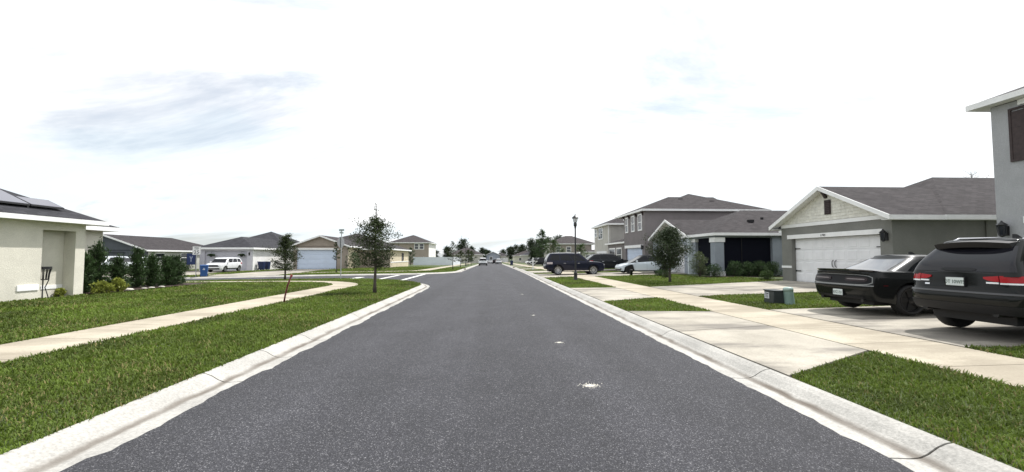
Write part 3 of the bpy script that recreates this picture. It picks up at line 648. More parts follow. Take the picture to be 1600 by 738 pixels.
# ---------- house with the screened porch
def house_porch():
    t = thing('porch_house', 'blue-grey house with dark screened porch, square corner column and low brown roof', 'house', (14.3, 30.5, .3), K)
    # porch (screen) block y 26.3..29.4, garage gable y 29.4..36
    mb = MB(); mb.box(14.2, 14.78, 26.2, 26.78, .1, 2.42); c = part('column', mb, SCR_ST, t); mb = MB(); mb.box(14.15, 14.83, 26.15, 26.83, 2.42, 2.72); part('capital', mb, WHITE, c); mb = MB(); mb.box(14.15, 14.83, 26.15, 26.83, .1, .55); part('plinth', mb, WHITE, c)
    mb = MB(); mb.box(14.25, 14.7, 28.9, 29.35, .1, 2.5); c = part('column', mb, SCR_ST, t); mb = MB(); mb.box(14.2, 14.75, 28.85, 29.38, 2.5, 2.72); part('capital', mb, WHITE, c)
    mb = MB(); mb.box(18.0, 18.5, 26.25, 26.7, .1, 2.72); part('column', mb, SCR_ST, t)
    mb = MB(); mb.box(14.22, 18.5, 26.25, 26.7, 2.721, 3.0); mb.box(14.22, 14.66, 26.701, 29.4, 2.721, 3.0); part('beam', mb, SCR_ST, t)
    mb = MB(); mb.box(14.8, 18.0, 26.46, 26.49, .15, 2.72); part('porch_screen', mb, SCREEN, t); mb = MB(); mb.box(14.45, 14.48, 26.8, 28.9, .15, 2.72); part('porch_screen', mb, SCREEN, t)
    for x in (16.05,):
        mb = MB(); mb.box(x, x + .05, 26.43, 26.455, .15, 2.72); part('screen_post', mb, DARKP, t)
    wall(t, 'y', 26.3, -1, 18.5, 30, -.3, 3.0, SCR_ST); wall(t, 'y', 36.0, 1, 14.5, 30, -.3, 3.0, SCR_ST); wall(t, 'y', 29.4, -1, 14.0, 17.5, -.3, 3.0, M('stucco_pale_blue', (.55, .60, .62), .9, .08, 2, bump=.3))
    wall(t, 'x', 14.0, -1, 29.58, 36.0, -.3, 3.0, SCR_ST, [(30.1, 35.3, -.3, 2.4)], .3); garage(t, 'x', 14.2, -1, 30.1, 35.3, .2, 2.4, DOORW, 4, 4)
    roof(t, 14.0, 20, 29.4, 36.0, 3.0, .39, 'x', 'gn', .3, gable_mat=PALE_ST)
    rf, zr = roof(t, 14.3, 32, 26.3, 34.9, 3.0, .42, 'x', 'hh', .33)
    vent(t, rf, 17.7, 28.0, 3.88); vent(t, rf, 18.9, 28.6, 4.1, .07)
house_porch()

# ---------- brown two-storey
def house_brown():
    t = thing('two_storey_house', 'brown two-storey house with three tall white-framed windows over a small garage door', 'house', (13.6, 40, .2), K)
    wall(t, 'x', 13.6, -1, 36.9, 42.7, -.4, 5.72, BROWN_ST, [(37.55, 42.3, -.4, 2.3)], .3); wall(t, 'y', 36.9, -1, 13.9, 25, -.4, 5.72, BROWN_ST); wall(t, 'y', 42.7, 1, 13.9, 25, -.4, 5.72, BROWN_ST)
    garage(t, 'x', 13.8, -1, 37.55, 42.3, .05, 2.3, DOORB, 4, 4); mb = MB(); mb.box(13.56, 13.599, 37.3, 42.5, 2.31, 2.58); part('lintel_trim', mb, WHITE, t)
    for a, b in ((41.35, 42.25), (39.45, 40.4), (37.5, 38.5)):
        window(t, 'x', 13.6, -1, a, b, 3.85, 5.4, .12, 1)
    for y in (42.5, 41.0, 38.95, 37.2):
        mb = MB(); mb.ext([(13.33, 5.56), (13.599, 5.56), (13.599, 5.2), (13.52, 5.25), (13.4, 5.45)], 'y', y - .06, y + .06); part('eave_bracket', mb, BROWNW, t)
    roof(t, 13.6, 22, 36.9, 44.6, 5.72, .40, 'x', 'hn', .3)
    rf, zr = roof(t, 15.2, 24.9, 37.1, 46.7, 5.73, .42, 'x', 'hh', .3)
    for x, y, z, s in ((18.3, 40.1, 6.98, .2), (21.05, 39.4, 6.7, .2)): vent(t, rf, x, y, z, s)
    mb = MB(); mb.box(19.2, 20.5, 41.2, 41.5, 7.3, 7.42); part('roof_vent', mb, DARKP, rf)
    # low entry wing
    wall(t, 'x', 14.5, -1, 42.75, 52.0, -.4, 3.0, BROWN_ST); wall(t, 'y', 52.0, 1, 14.7, 24, -.4, 3.0, BROWN_ST)
    window(t, 'x', 14.5, -1, 48.9, 51.5, .9, 2.5, .14, 1); window(t, 'x', 14.5, -1, 46.4, 48.4, .9, 2.5, .14, 1)
    roof(t, 14.5, 22, 42.8, 52.0, 3.1, .3, 'x', 'hn', .3)
    lantern(t, 13.6, 37.25, 2.3, 1.1)
house_brown()

def house_pale():
    t = thing('two_storey_house', 'pale two-storey house with paired upper windows behind the street lamp', 'house', (14.9, 56.5, .0), K)
    wall(t, 'x', 14.9, -1, 52.8, 60.5, -.6, 5.65, PALE_ST); wall(t, 'y', 52.8, -1, 15.1, 26, -.6, 5.65, STU('stucco_pale_shade', (.40, .385, .36))); wall(t, 'y', 60.5, 1, 15.1, 26, -.6, 5.65, PALE_ST)  # street-end wall: the pale stucco with its shade painted in
    window(t, 'x', 14.9, -1, 59.0, 60.2, 4.2, 5.4, .12, 1); window(t, 'x', 14.9, -1, 55.9, 58.2, 3.8, 5.4, .12, 2)
    garage(t, 'x', 14.85, -1, 54.0, 59.0, -.1, 2.2, DOORW, 4, 1)
    mb = MB(); mb.tube([(14.86, 52.95, .1), (14.86, 52.95, 5.5)], .05, 6); part('downpipe', mb, WHITE, t)
    roof(t, 14.9, 27, 52.8, 60.5, 5.7, .42, 'x', 'hh', .35, fas=.2)
house_pale()
def house_far_right():
    t = thing('hip_roof_house', 'distant brown hip-roofed house behind the navy wagon roof', 'house', (22, 115, -.6), K)
    wall(t, 'y', 115, -1, 15.9, 27.5, -1.2, 4.9, STU('stucco_far_brown', (.30, .26, .235))); wall(t, 'x', 15.7, -1, 115, 125, -1.2, 4.9, PALE_ST)
    for x in (17.6, 20.5): window(t, 'y', 115, -1, x, x + 1.3, 2.6, 4.2, .12, 1)
    wall(t, 'y', 112.5, -1, 24.0, 29, -1.2, 2.6, PALE_ST); window(t, 'y', 112.5, -1, 25.2, 26.6, .2, 2.0, .15, 1); wall(t, 'x', 24.0, -1, 112.7, 115, -1.2, 2.6, PALE_ST)
    roof(t, 15.7, 28.5, 115, 126, 5.0, .40, 'x', 'hh', .5, mat=MATS['shingle_far'])
    roof(t, 24.0, 29, 112.5, 115, 2.75, .35, 'x', 'hn', .4, mat=MATS['shingle_far'])
house_far_right()

# ---------- left: cream house with solar panels
def house_cream():
    t = thing('cream_house', 'cream stucco house with porch opening and solar panels on its dark roof', 'house', (-13.3, 11, .25), K)
    wall(t, 'x', -13.3, 1, 2.0, 14.5, -.2, 2.56, CREAM_ST, [(13.18, 14.18, .22, 2.30)], .16)
    wall(t, 'x', -13.66, 1, 12.2, 14.185, -.2, 2.5, CREAM_ST, (), .2); wall(t, 'y', 14.19, -1, -13.78, -13.462, -.2, 2.5, CREAM_ST, (), .28)         # back wall of the porch
    wall(t, 'y', 14.5, 1, -15.0, -13.79, -.2, 2.5, CREAM_ST, (), .25)
    wall(t, 'x', -15.0, 1, 14.5, 17.05, -.2, 2.5, CREAM_ST, (), .3); wall(t, 'y', 17.05, 1, -26, -15.3, -.2, 2.5, CREAM_ST); wall(t, 'y', 2.0, -1, -26, -13.8, -.2, 2.5, CREAM_ST)
    mb = MB(); mb.box(-13.655, -13.2, 12.3, 14.18, .0, .235); part('porch_floor', mb, CONC, t)
    mb = MB(); mb.box(-13.659, -13.64, 12.3, 14.18, .5, .62); part('wall_strip', mb, WHITE, t)  # narrow white strip low on the back wall
    mb = MB(); mb.box(-13.299, -13.27, 12.55, 13.12, .52, .68); part('wall_strip', mb, WHITE, t)  # short white strip standing just proud of the wall
    rf, zr = roof(t, -25, -13.3, 2.0, 14.5, 2.66, .50, 'x', 'hh', .36, mat=MATS['shingle_grey'], fas=.13)
    roof(t, -26, -15.0, 8.0, 17.05, 2.62, .46, 'x', 'hh', .36, mat=MATS['shingle_grey'], fas=.15)
    # solar panels stand a hand above the +x slope
    sl = .50; PAN = M('solar_cell', (.05, .045, .075), .12, spec=.9, coat=.6); FR = M('solar_frame', (.02, .02, .022), .4)
    X0 = -13.3 + .36
    def sp(u, y, h): return (X0 - u, y, 2.66 + sl * u + h)
    rows = [(.42, 12.88, 13.83), (.42, 11.90, 12.85), (.42, 10.92, 11.87), (.42, 9.94, 10.89), (.42, 8.96, 9.91), (1.98, 11.9, 12.3), (1.98, 10.92, 11.87), (1.98, 9.94, 10.89), (1.98, 8.96, 9.91)]
    for u, a, b in rows[:5]:
        # the far panels are cut short by the hip, as full panels would not fit
        L = 1.5; hip = 14.86; 
        L = min(L, hip - b - u - .12) if b > 13.2 else L
        if L < .3: L = .55
        mb = MB(); cs = [(u, a), (u, b), (u + L, b), (u + L, a)]; mb.hexa([sp(p, q, .10) for p, q in cs] + [sp(p, q, .145) for p, q in cs]); f = part('solar_panel', mb, FR, rf)
        mb = MB(); cs = [(u + .02, a + .02), (u + .02, b - .02), (u + L - .02, b - .02), (u + L - .02, a + .02)]; mb.hexa([sp(p, q, .146) for p, q in cs] + [sp(p, q, .149) for p, q in cs]); part('cell_face', mb, PAN, f)
    for y in np.arange(9.2, 13.2, .9):
        part('panel_rail', MB().hexa([sp(.45, y, .0), sp(.45, y + .05, .0), sp(1.9, y + .05, .0), sp(1.9, y, .0), sp(.45, y, .1), sp(.45, y + .05, .1), sp(1.9, y + .05, .1), sp(1.9, y, .1)]), FR, rf)
house_cream()

# ---------- left, across the side street
def house_dark():
    z = -.15
    t = thing('dark_gable_house', 'dark slate gabled house with long brown roof behind the row of conifers', 'house', (-44.8, 51, z), K)
    wall(t, 'y', 51, -1, -49.4, -40, -.8, 2.25, DARK_ST, [(-47.3, -42.3, -.8, 2.0)], .3); garage(t, 'y', 51.2, -1, -47.3, -42.3, -.2, 2.0, DARK_ST, 4, 4)
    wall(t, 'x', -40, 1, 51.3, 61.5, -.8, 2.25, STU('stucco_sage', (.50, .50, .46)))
    window(t, 'x', -40, 1, 52.3, 53.8, .9, 1.95, .1, 1); window(t, 'x', -40, 1, 56.4, 58.2, .7, 2.0, .1, 1)
    roof(t, -49.4, -40, 51, 66, 2.27, .36, 'y', 'gh', .35, gable_mat=DARK_ST)
    wall(t, 'y', 49.0, -1, -56, -48.0, -.8, 1.9, DARK_ST); roof(t, -56, -48, 49, 53, 1.9, .3, 'x', 'hh', .35)
    t2 = thing('roof_peak_house', 'reddish far roof corner peeking beside the cream house eave', 'house', (-75, 68, -.3), K)
    wall(t2, 'y', 66, -1, -90, -63.8, -1, 4.3, STU('stucco_rose', (.36, .28, .27))); roof(t2, -90, -63.8, 66, 76, 4.4, .3, 'x', 'hh', .5); wall(t2, 'x', -63.8, 1, 66, 76, -1, 4.3, PALE_ST)
house_dark()
def house_white():
    t = thing('white_garage_house', 'white-walled house with grey hip roof behind the boxy white hatchback', 'house', (-29.8, 49, -.05), K)
    WHITE_SHADE = STU('stucco_white_shade', (.58, .57, .62))  # white stucco tinted purple-grey: shade of these walls put into the colour
    wall(t, 'y', 49, -1, -32.65, -26.95, -.8, 2.38, WHITE_SHADE, [(-32.1, -27.5, -.8, 2.1)], .3); garage(t, 'y', 49.18, -1, -32.1, -27.5, -.15, 2.1, M('door_shade', (.52, .52, .58), .6, .05, 2), 4, 4)  # the door's colour carries the shade of this front too
    wall(t, 'x', -26.95, 1, 49.3, 66, -.8, 2.38, WHITE_ST); wall(t, 'x', -32.65, -1, 49.3, 66, -.8, 2.38, WHITE_SHADE)
    roof(t, -32.65, -26.95, 49, 62, 2.5, .42, 'y', 'hn', .38, mat=MATS['shingle_grey'], fas=.2)
    roof(t, -36.4, -26.85, 56.5, 68, 2.51, .42, 'x', 'hh', .37, mat=MATS['shingle_grey'], fas=.2)
    mb = MB(); mb.tube([(-26.9, 49.1, 2.3), (-26.9, 49.1, .1)], .045, 6); part('downpipe', mb, WHITE, t)
    lantern(t, -27.25, 48.98, 1.75, 1.0, 0)
house_white()
def house_tan():
    t = thing('tan_gable_house', 'tan gabled house with wide blue-white garage door beyond the side street', 'house', (-20.5, 51, .0), K)
    wall(t, 'y', 51, -1, -23.3, -17.05, -.8, 2.72, TAN_ST, [(-22.95, -18.3, -.8, 2.28)], .3); garage(t, 'y', 51.2, -1, -22.95, -18.3, .0, 2.28, DOORB, 4, 1)
    mb = MB(); mb.box(-23.1, -18.1, 50.96, 50.999, 2.29, 2.5); part('lintel_trim', mb, WHITE, t)
    TAN_LIT = STU('stucco_tan_lit', (.60, .53, .40))  # lighter copy of the tan stucco: sunlight on the side walls painted in
    wall(t, 'x', -17.05, 1, 51.3, 55, -.8, 2.72, TAN_LIT); wall(t, 'y', 55, -1, -17.05, -13.0, -.8, 2.4, TAN_ST); wall(t, 'x', -13.0, 1, 55.2, 67, -.8, 2.4, TAN_LIT)
    mb = MB(); mb.box(-17.052, -17.36, 51.3, 55, .7, .84); mb.box(-13.02, -12.96, 55.2, 67, .7, .82); part('band_trim', mb, WHITE, t)
    window(t, 'x', -13.0, 1, 62.0, 63.2, .9, 2.0, .1, 1, BROWNW)
    roof(t, -23.3, -17.05, 51, 60, 2.74, .36, 'y', 'gn', .4, gable_mat=TAN_ST)
    roof(t, -25, -13.0, 55, 67, 2.5, .36, 'x', 'hh', .4)
house_tan()
def house_left_far():
    t = thing('two_storey_house', 'tan two-storey house with side wall whitened for sunlight behind the vinyl fence', 'house', (-21, 110, -.6), K)
    wall(t, 'y', 110, -1, -26.0, -16.2, -1.4, 5.0, TAN_ST); wall(t, 'x', -16.2, 1, 110.2, 124, -1.4, 5.0, WHITE_ST)  # side wall is white where the sun falls: light put into its colour
    window(t, 'y', 110, -1, -19.9, -18.75, 3.3, 4.9, .13, 1); window(t, 'y', 110, -1, -18.6, -17.4, 3.3, 4.9, .13, 1)
    roof(t, -26, -16.2, 110, 124, 5.1, .40, 'y', 'hh', .55, mat=MATS['shingle_far'])
    t = thing('end_house', 'small grey house far away at the end of the road', 'house', (3, 205, -1.4), K)
    G1 = STU('stucco_slate', (.33, .36, .42))
    wall(t, 'y', 205, -1, -2.5, 4.0, -2, 2.2, G1); wall(t, 'y', 207, -1, 4.0, 8.5, -2, 1.6, PALE_ST); window(t, 'y', 205, -1, -1, .6, .0, 1.4, .15, 1); garage(t, 'y', 206.95, -1, 4.6, 8.0, -1.4, .9, DOORW, 4, 1)
    roof(t, -2.5, 4.0, 205, 214, 2.2, .45, 'y', 'gh', .5, gable_mat=G1); roof(t, 3.6, 8.5, 207, 214, 1.7, .4, 'x', 'nh', .5)
    for i, (x0, y0, lb, c) in enumerate(((11.5, 152, 'pale distant house among pines, nearest of the far row past the mailbox post', PALE_ST), (9.5, 178, 'cream distant house in the far row, just short of the end house', CREAM_ST), (-16, 165, 'distant slate house behind the far end of the white fence', G1), (-14, 140, 'distant low house with grey roof above the white fence', PALE_ST))):
        t = thing('distant_house', lb, 'house', (x0 + 5, y0 + 4, fall(y0)), K); f = fall(y0); zt = f + 3.0
        wall(t, 'y', y0, -1, x0, x0 + 11, f - .8, zt, c); sgn = -1 if x0 > 0 else 1; wall(t, 'x', x0 if x0 > 0 else x0 + 11, sgn, y0 + .2, y0 + 12, f - .8, zt, c)
        window(t, 'y', y0, -1, x0 + 2, x0 + 3.6, f + .9, f + 2.2, .15, 1); window(t, 'y', y0, -1, x0 + 6, x0 + 8, f + .9, f + 2.2, .15, 1)
        roof(t, x0, x0 + 11, y0, y0 + 12, zt, .4, 'x', 'hh', .5, mat=MATS['shingle_far' if i % 2 else 'shingle_grey'])
house_left_far()
# ------------------------------------------------------------------ vehicles (metres; x forward from the rear bumper, y to the car's left)
def ip(tab, x, d=.0):
    xs, ys = zip(*tab)
    if d == 0: return float(np.interp(x, xs, ys))
    return float(np.mean(np.interp(np.linspace(x - d, x + d, 7), xs, ys)))
PAINTS = {}
def paint(nm, c, rough=.22, metal=0.0):
    return M('paint_' + nm, c, rough * .5 if max(c) < .1 else rough, coat=0.0 if max(c) < .1 else .6, metal=metal, spec=.22 if max(c) < .1 else .45)
TAILRED = M('tail_red', (.34, .006, .010), .18, spec=.35); CLEAR = M('lamp_clear', (.75, .77, .8), .08, spec=.9, coat=1); CHROME = M('chrome', (.7, .7, .72), .12, metal=1); PLATE = M('plate', (.62, .68, .68), .4); PLTXT = M('plate_text', (.05, .09, .07), .5)
PLGREEN = M('plate_green', (.25, .42, .22), .5)

class Car:
    def __init__(s, name, label, X, Y, heading, P, pm, group=None, z=None):
        s.P = P; L = P['L']; gz = H(X, Y) + .012 if z is None else z
        s.t = thing(name, label, P.get('cat', 'car'), (X, Y, gz), 1.0, heading, group); s.pm = pm
        s.cx = L / 2; s.body(); s.green(); s.wheels()
    def o(s, v): return [(p[0] - s.cx, p[1], p[2]) for p in v]
    def add(s, name, mb, mat, parent=None, smooth=False):
        mb.v = s.o(mb.v); return part(name, mb, mat, parent or s.t, smooth)
    def belt(s, x): return ip(s.P['belt'], x, .06)
    def zbot(s, x):
        P = s.P; z = ip(P['sill'], x); R = P['r'] + .065
        for xw in s.xw():
            d = abs(x - xw)
            if d < R: z = max(z, P['r'] + math.sqrt(R * R - d * d))
        return z
    def xw(s): return (s.P['ro'], s.P['ro'] + s.P['wb'])
    def plan(s, u, z):
        """u 0..1 rear (centre to corner), 1..2 side, 2..3 front"""
        P = s.P; n = P.get('n', 4.0); dr, df = P['dr'], P['df']; xr = ip(P['xr'], z, .03); xf = P['L'] - ip(P['xf'], z, .03)
        if u <= 1: a = u * PI / 2; q = math.sin(a) ** (2 / n); x = xr + dr * (1 - max(0, math.cos(a)) ** (2 / n))
        elif u <= 2: q = 1; x = xr + dr + (xf - df - xr - dr) * (u - 1)
        else: a = (3 - u) * PI / 2; q = math.sin(a) ** (2 / n); x = xf - df * (1 - max(0, math.cos(a)) ** (2 / n))
        return x, q * P['W'] / 2 * ip(P['wz'], z, .03) * ip(P['wx'], x, .1)
    def bp(s, u, z):       # any point of the body side by its height
        sg = 1
        if u < 0: u, sg = -u, -1
        if u > 3: u, sg = 6 - u, -1
        x, y = s.plan(u, z); return (x, y * sg, z)
    def rq(s, q, z):       # rear face by its lateral share -1..1
        a = min(.999, abs(q)); u = math.asin(a ** (s.P.get('n', 4.0) / 2)) * 2 / PI; return s.bp(u if q >= 0 else -u, z)
    def body(s):
        P = s.P; R = P['r'] + .065; L = P['L']; us = list(np.linspace(0, 1, 11)); dr, df = P['dr'], P['df']; xm = sorted({*[dr + (L - df - dr) * i / 34 for i in range(35)], *[xw + R * math.cos(k * PI / 12) for xw in s.xw() for k in range(13)]})
        us += [1 + (x - dr) / (L - df - dr) for x in xm if dr + .01 < x < L - df - .01] + list(np.linspace(2, 3, 11)); NZ = 13; rows = []
        for u in us:
            x0, _ = s.plan(u, .6); b, t = s.zbot(x0), s.belt(x0); c = []
            x, y = s.plan(u, b); c.append((x, y * .80, b + .02))
            for k in range(NZ + 1):
                z = b + (t - b) * (k / NZ) ** .9; x, y = s.plan(u, z); c.append((x, y, z))
            xe, ye = c[-1][0], c[-1][1]
            for f, cr in ((.97, .012), (.90, .022), (.75, .034), (.5, .045), (.25, .05), (0, .052)):
                xi = xe + (P['dr'] * .25 * (1 - f) if u < 1 else -df * .1 * (1 - f) if u > 2 else 0) * 0; c.append((xi, ye * f, t + cr * P.get('crown', 1)))
            rows.append(c)
        mb = MB(); m = len(rows[0])
        for sg in (1, -1): mb.grid(lambda i, j: (rows[i][j][0], rows[i][j][1] * sg, rows[i][j][2]), len(rows) - 1, m - 1)
        o = s.add('body', mb, s.pm, None, True); s.bodyo = o
        bm = bmesh.new(); bm.from_mesh(o.data); bmesh.ops.remove_doubles(bm, verts=bm.verts, dist=.0008); bmesh.ops.dissolve_degenerate(bm, dist=.0005, edges=bm.edges); bmesh.ops.recalc_face_normals(bm, faces=bm.faces); bm.to_mesh(o.data); bm.free()
        for p in o.data.polygons: p.use_smooth = True
        o.data.set_sharp_from_angle(angle=rad(38))
        mb = MB(); w = P['W'] / 2 - .30; mb.box(.35, L - .35, -w, w, P.get('floor', .20), .62); s.add('underbody', mb, DARKP)
    def gp(s, u, v):
        P = s.P; sg = 1
        if u < 0: u, sg = -u, -1
        if u > 3: u, sg = 6 - u, -1
        n = P.get('gn', 4.5); (rb, fb), (rt, ft) = P['gb'], P['gt']; c = v ** 1.0; bow = .03 * math.sin(PI * min(v, 1))
        xr = rb + (rt - rb) * ip(P.get('rprof', [(0, 0), (1, 1)]), c) - bow * .7; xf = fb + (ft - fb) * c + bow; d = P.get('gd', .22)
        if u <= 1: a = u * PI / 2; q = math.sin(a) ** (2 / n); x = xr + d * (1 - max(0, math.cos(a)) ** (2 / n))
        elif u <= 2: q = 1; x = xr + d + (xf - 2 * d - xr) * (u - 1)
        else: a = (3 - u) * PI / 2; q = math.sin(a) ** (2 / n); x = xf - d * (1 - max(0, math.cos(a)) ** (2 / n))
        w = (P['gw'][0] + (P['gw'][1] - P['gw'][0]) * c + bow * .4) * ip(P.get('gwx', [(0, 1), (9, 1)]), x, .1)
        zb_ = s.belt(min(max(x, .05), P['L'] - .05)) - .03; zt = ip(P['roof'], x, .1)
        return (x, q * w * sg, zb_ + (zt - zb_) * v)
    def green(s):
        us = list(np.linspace(0, 1, 9)) + list(np.linspace(1, 2, 15))[1:] + list(np.linspace(2, 3, 9))[1:]; rows = []
        for u in us:
            c = [s.gp(u, k / 7) for k in range(8)]; x, y, z = c[-1]; P = s.P; cxm = (P['gt'][0] + P['gt'][1]) / 2
            for ins, up in ((.018, .022), (.05, .040), (.10, .052)):
                L_ = max(1e-6, math.hypot((x - cxm) * .5, y)); f = max(0, 1 - ins / L_); c.append((x + (cxm - x) * ins / 1.4 * .9, y * f, z + up))
            for f, up in ((.7, .062), (.35, .070), (0, .072)): c.append((c[10][0] * 1 + 0, c[10][1] * f, z + up))
            rows.append(c)
        mb = MB()
        for sg in (1, -1): mb.grid(lambda i, j: (rows[i][j][0], rows[i][j][1] * sg, rows[i][j][2]), len(rows) - 1, len(rows[0]) - 1)
        # close the roof between front and rear rims
        o = s.add('cabin', mb, s.pm if not s.P.get('roofmat') else s.P['roofmat'], None, True); s.cabin = o
        bm = bmesh.new(); bm.from_mesh(o.data); bmesh.ops.remove_doubles(bm, verts=bm.verts, dist=.0008); bmesh.ops.dissolve_degenerate(bm, dist=.0005, edges=bm.edges); bmesh.ops.holes_fill(bm, edges=[e for e in bm.edges if e.is_boundary and min(v.co.z for v in e.verts) > 1.2], sides=60); bmesh.ops.recalc_face_normals(bm, faces=bm.faces); bm.to_mesh(o.data); bm.free()
        for p in o.data.polygons: p.use_smooth = True
        o.data.set_sharp_from_angle(angle=rad(45))
    def patch(s, name, fn, u0, u1, lo, hi, mat, off=.006, nu=10, nv=5, parent=None, th=.02):
        """a plate that follows the surface fn(u, v); lo/hi are numbers or functions of t in 0..1"""
        lo_ = lo if callable(lo) else (lambda t: lo); hi_ = hi if callable(hi) else (lambda t: hi)
        top, bot = [], []
        for i in range(nu + 1):
            t = i / nu; u = u0 + (u1 - u0) * t; a, b = lo_(t), hi_(t)
            for j in range(nv + 1):
                v = a + (b - a) * j / nv; p = Vector(fn(u, v)); du = Vector(fn(u + .004, v)) - Vector(fn(u - .004, v)); dv = Vector(fn(u, v + .004)) - Vector(fn(u, v - .004))
                n = du.cross(dv); n = n.normalized() if n.length > 1e-9 else Vector((0, 0, 0))
                c = Vector((s.cx, 0, .6)); 
                if n.dot(p - c) < 0: n = -n
                top.append(p + n * off); bot.append(p - n * th)
        mb = MB(); m = nv + 1; N = len(top); mb.v = [tuple(p) for p in top + bot]
        for i in range(nu):
            for j in range(nv): a = i * m + j; mb.f.append((a, a + m, a + m + 1, a + 1))
        bd = [i * m for i in range(nu + 1)] + [nu * m + j for j in range(1, m)] + [i * m + nv for i in range(nu - 1, -1, -1)] + [j for j in range(nv - 1, 0, -1)]
        for k in range(len(bd)): a, b = bd[k], bd[(k + 1) % len(bd)]; mb.f.append((a, b, b + N, a + N))
        o = s.add(name, mb, mat, parent, True); o.data.set_sharp_from_angle(angle=rad(50)); return o
    def both(s, name, fn, u0, u1, lo, hi, mat, **k):
        a = s.patch(name, fn, u0, u1, lo, hi, mat, **k); b = s.patch(name, lambda u, v: (lambda p: (p[0], -p[1], p[2]))(fn(u, v)), u0, u1, lo, hi, mat, **k); return a, b
    def wheels(s):
        P = s.P; r = P['r']; tw = P.get('tw', .24); n = P.get('spokes', 10); rm = P.get('rim', ALLOY); rr = r * P.get('rimf', .72)
        key = ('wheel', P['id']); 
        if key not in WH:
            mb = MB(); mb.lathe([(rr, -tw / 2 + .02), (r * .86, -tw / 2 - .005), (r * .95, -tw / 2 + .01), (r, -tw / 2 + .045), (r, tw / 2 - .045), (r * .95, tw / 2 - .01), (r * .86, tw / 2 + .005), (rr, tw / 2 - .02), (rr * .97, tw / 2 - .05)], 32, (0, 0, 0), 'y')
            t = mesh_data('wheel', mb.v, mb.f, RUBBER, True); t.set_sharp_from_angle(angle=rad(40))
            mb = MB(); mb.lathe([(rr * .9, tw / 2 - .10), (rr * .99, tw / 2 - .03), (rr * 1.005, tw / 2 - .008), (rr * .93, tw / 2 - .012), (rr * .90, tw / 2 - .06)], 32, (0, 0, 0), 'y')
            for k in range(n):
                a = 2 * PI * k / n; ca, sa = math.cos(a), math.sin(a); w = .030 if n > 7 else .05
                def q(rad_, ww, y): return [(ca * rad_ - sa * ww, y, -(sa * rad_ + ca * ww)), (ca * rad_ + sa * ww, y, -(sa * rad_ - ca * ww))]
                A, B = q(.05, w * .8, tw / 2 - .03), q(rr * .95, w, tw / 2 - .015); A2, B2 = q(.05, w * .8, tw / 2 - .07), q(rr * .95, w, tw / 2 - .06)
                mb.hexa([A2[0], A2[1], B2[1], B2[0], A[0], A[1], B[1], B[0]])
            mb.lathe([(.075, tw / 2 - .07), (.075, tw / 2 - .02), (.03, tw / 2 - .012)], 14, (0, 0, 0), 'y'); ri = mesh_data('rim', mb.v, mb.f, rm)
            mb = MB(); mb.lathe([(rr * .93, tw / 2 - .13), (rr * .93, tw / 2 - .115)], 24, (0, 0, 0), 'y'); br = mesh_data('brake_disc', mb.v, mb.f, DALLOY); WH[key] = (t, ri, br)
        for xw in s.xw():
            for sg in (1, -1):
                w = bpy.data.objects.new('wheel', WH[key][0]); col.objects.link(w); w.parent = s.t; w.location = (xw - s.cx, sg * (P['W'] / 2 * P.get('track', .965) - tw / 2), r)
                if sg < 0: w.rotation_euler = (0, 0, PI)
                for nm, d in (('rim', WH[key][1]), ('brake_disc', WH[key][2])):
                    c = bpy.data.objects.new(nm, d); col.objects.link(c); c.parent = w
    def plate(s, z, chars, x=None, front=False):
        # on the rear, facing -x
        xr = ip(s.P['xr'], z) if x is None else x; mb = MB(); mb.box(xr - .03, xr - .012, -.1525, .1525, z - .076, z + .076); o = s.add('license_plate', mb, PLATE); bevel(o, .006)
        mb = MB(); mb.box(xr - .034, xr + .0, -.17, .17, z - .09, z - .078); mb.box(xr - .034, xr, -.17, .17, z + .078, z + .09); mb.box(xr - .034, xr, -.17, -.1545, z - .078, z + .078); mb.box(xr - .034, xr, .1545, .17, z - .078, z + .078); s.add('plate_frame', mb, DARKP)
        if not chars: return
        B = basis((0, -1, 0), (0, 0, 1), (-1, 0, 0), (xr - .031 - s.cx, 0, z - .008)); text_part('plate_text', chars, .095, PLTXT, o, B, .78)
    def mirror(s, x, z, y, w=.2):
        for sg in (1, -1):
            mb = MB(); mb.ext([(x - .02, z), (x + .10, z + .02), (x + .12, z + .08), (x + .06, z + .14), (x - .02, z + .14)], 'y', sg * y, sg * (y + w)); mb.box(x + .02, x + .08, min(sg * (y - .05), sg * y), max(sg * (y - .05), sg * y), z + .02, z + .07); o = s.add('mirror', mb, s.pm); bevel(o, .02)
    def handles(s, xs, z):
        for x in xs:
            for sg in (1, -1):
                y = s.P['W'] / 2 * ip(s.P['wz'], z) * ip(s.P['wx'], x); mb = MB(); mb.box(x - .1, x + .1, sg * y - .012, sg * y + .018, z - .015, z + .015); bevel(s.add('door_handle', mb, s.P.get('hmat', s.pm)), .008)
    def seams(s, xs, z0, z1):
        for x in xs:
            for sg in (1, -1):
                mb = MB(); n = 8
                for k in range(n):
                    za, zb_ = z0 + (z1 - z0) * k / n, z0 + (z1 - z0) * (k + 1) / n; ya, yb = [s.P['W'] / 2 * ip(s.P['wz'], q, .03) * ip(s.P['wx'], x, .1) for q in (za, zb_)]
                    mb.add([(x - .004, sg * (ya + .0015), za), (x + .004, sg * (ya + .0015), za), (x + .004, sg * (yb + .0015), zb_), (x - .004, sg * (yb + .0015), zb_)], [(0, 1, 2, 3)])
                s.add('door_seam', mb, DARKP)
WH = {}
def oval(z0, z1, p=4): return (lambda t: (z0 + z1) / 2 - (z1 - z0) / 2 * max(.02, 1 - abs(2 * t - 1) ** p) ** (1 / p), lambda t: (z0 + z1) / 2 + (z1 - z0) / 2 * max(.02, 1 - abs(2 * t - 1) ** p) ** (1 / p))
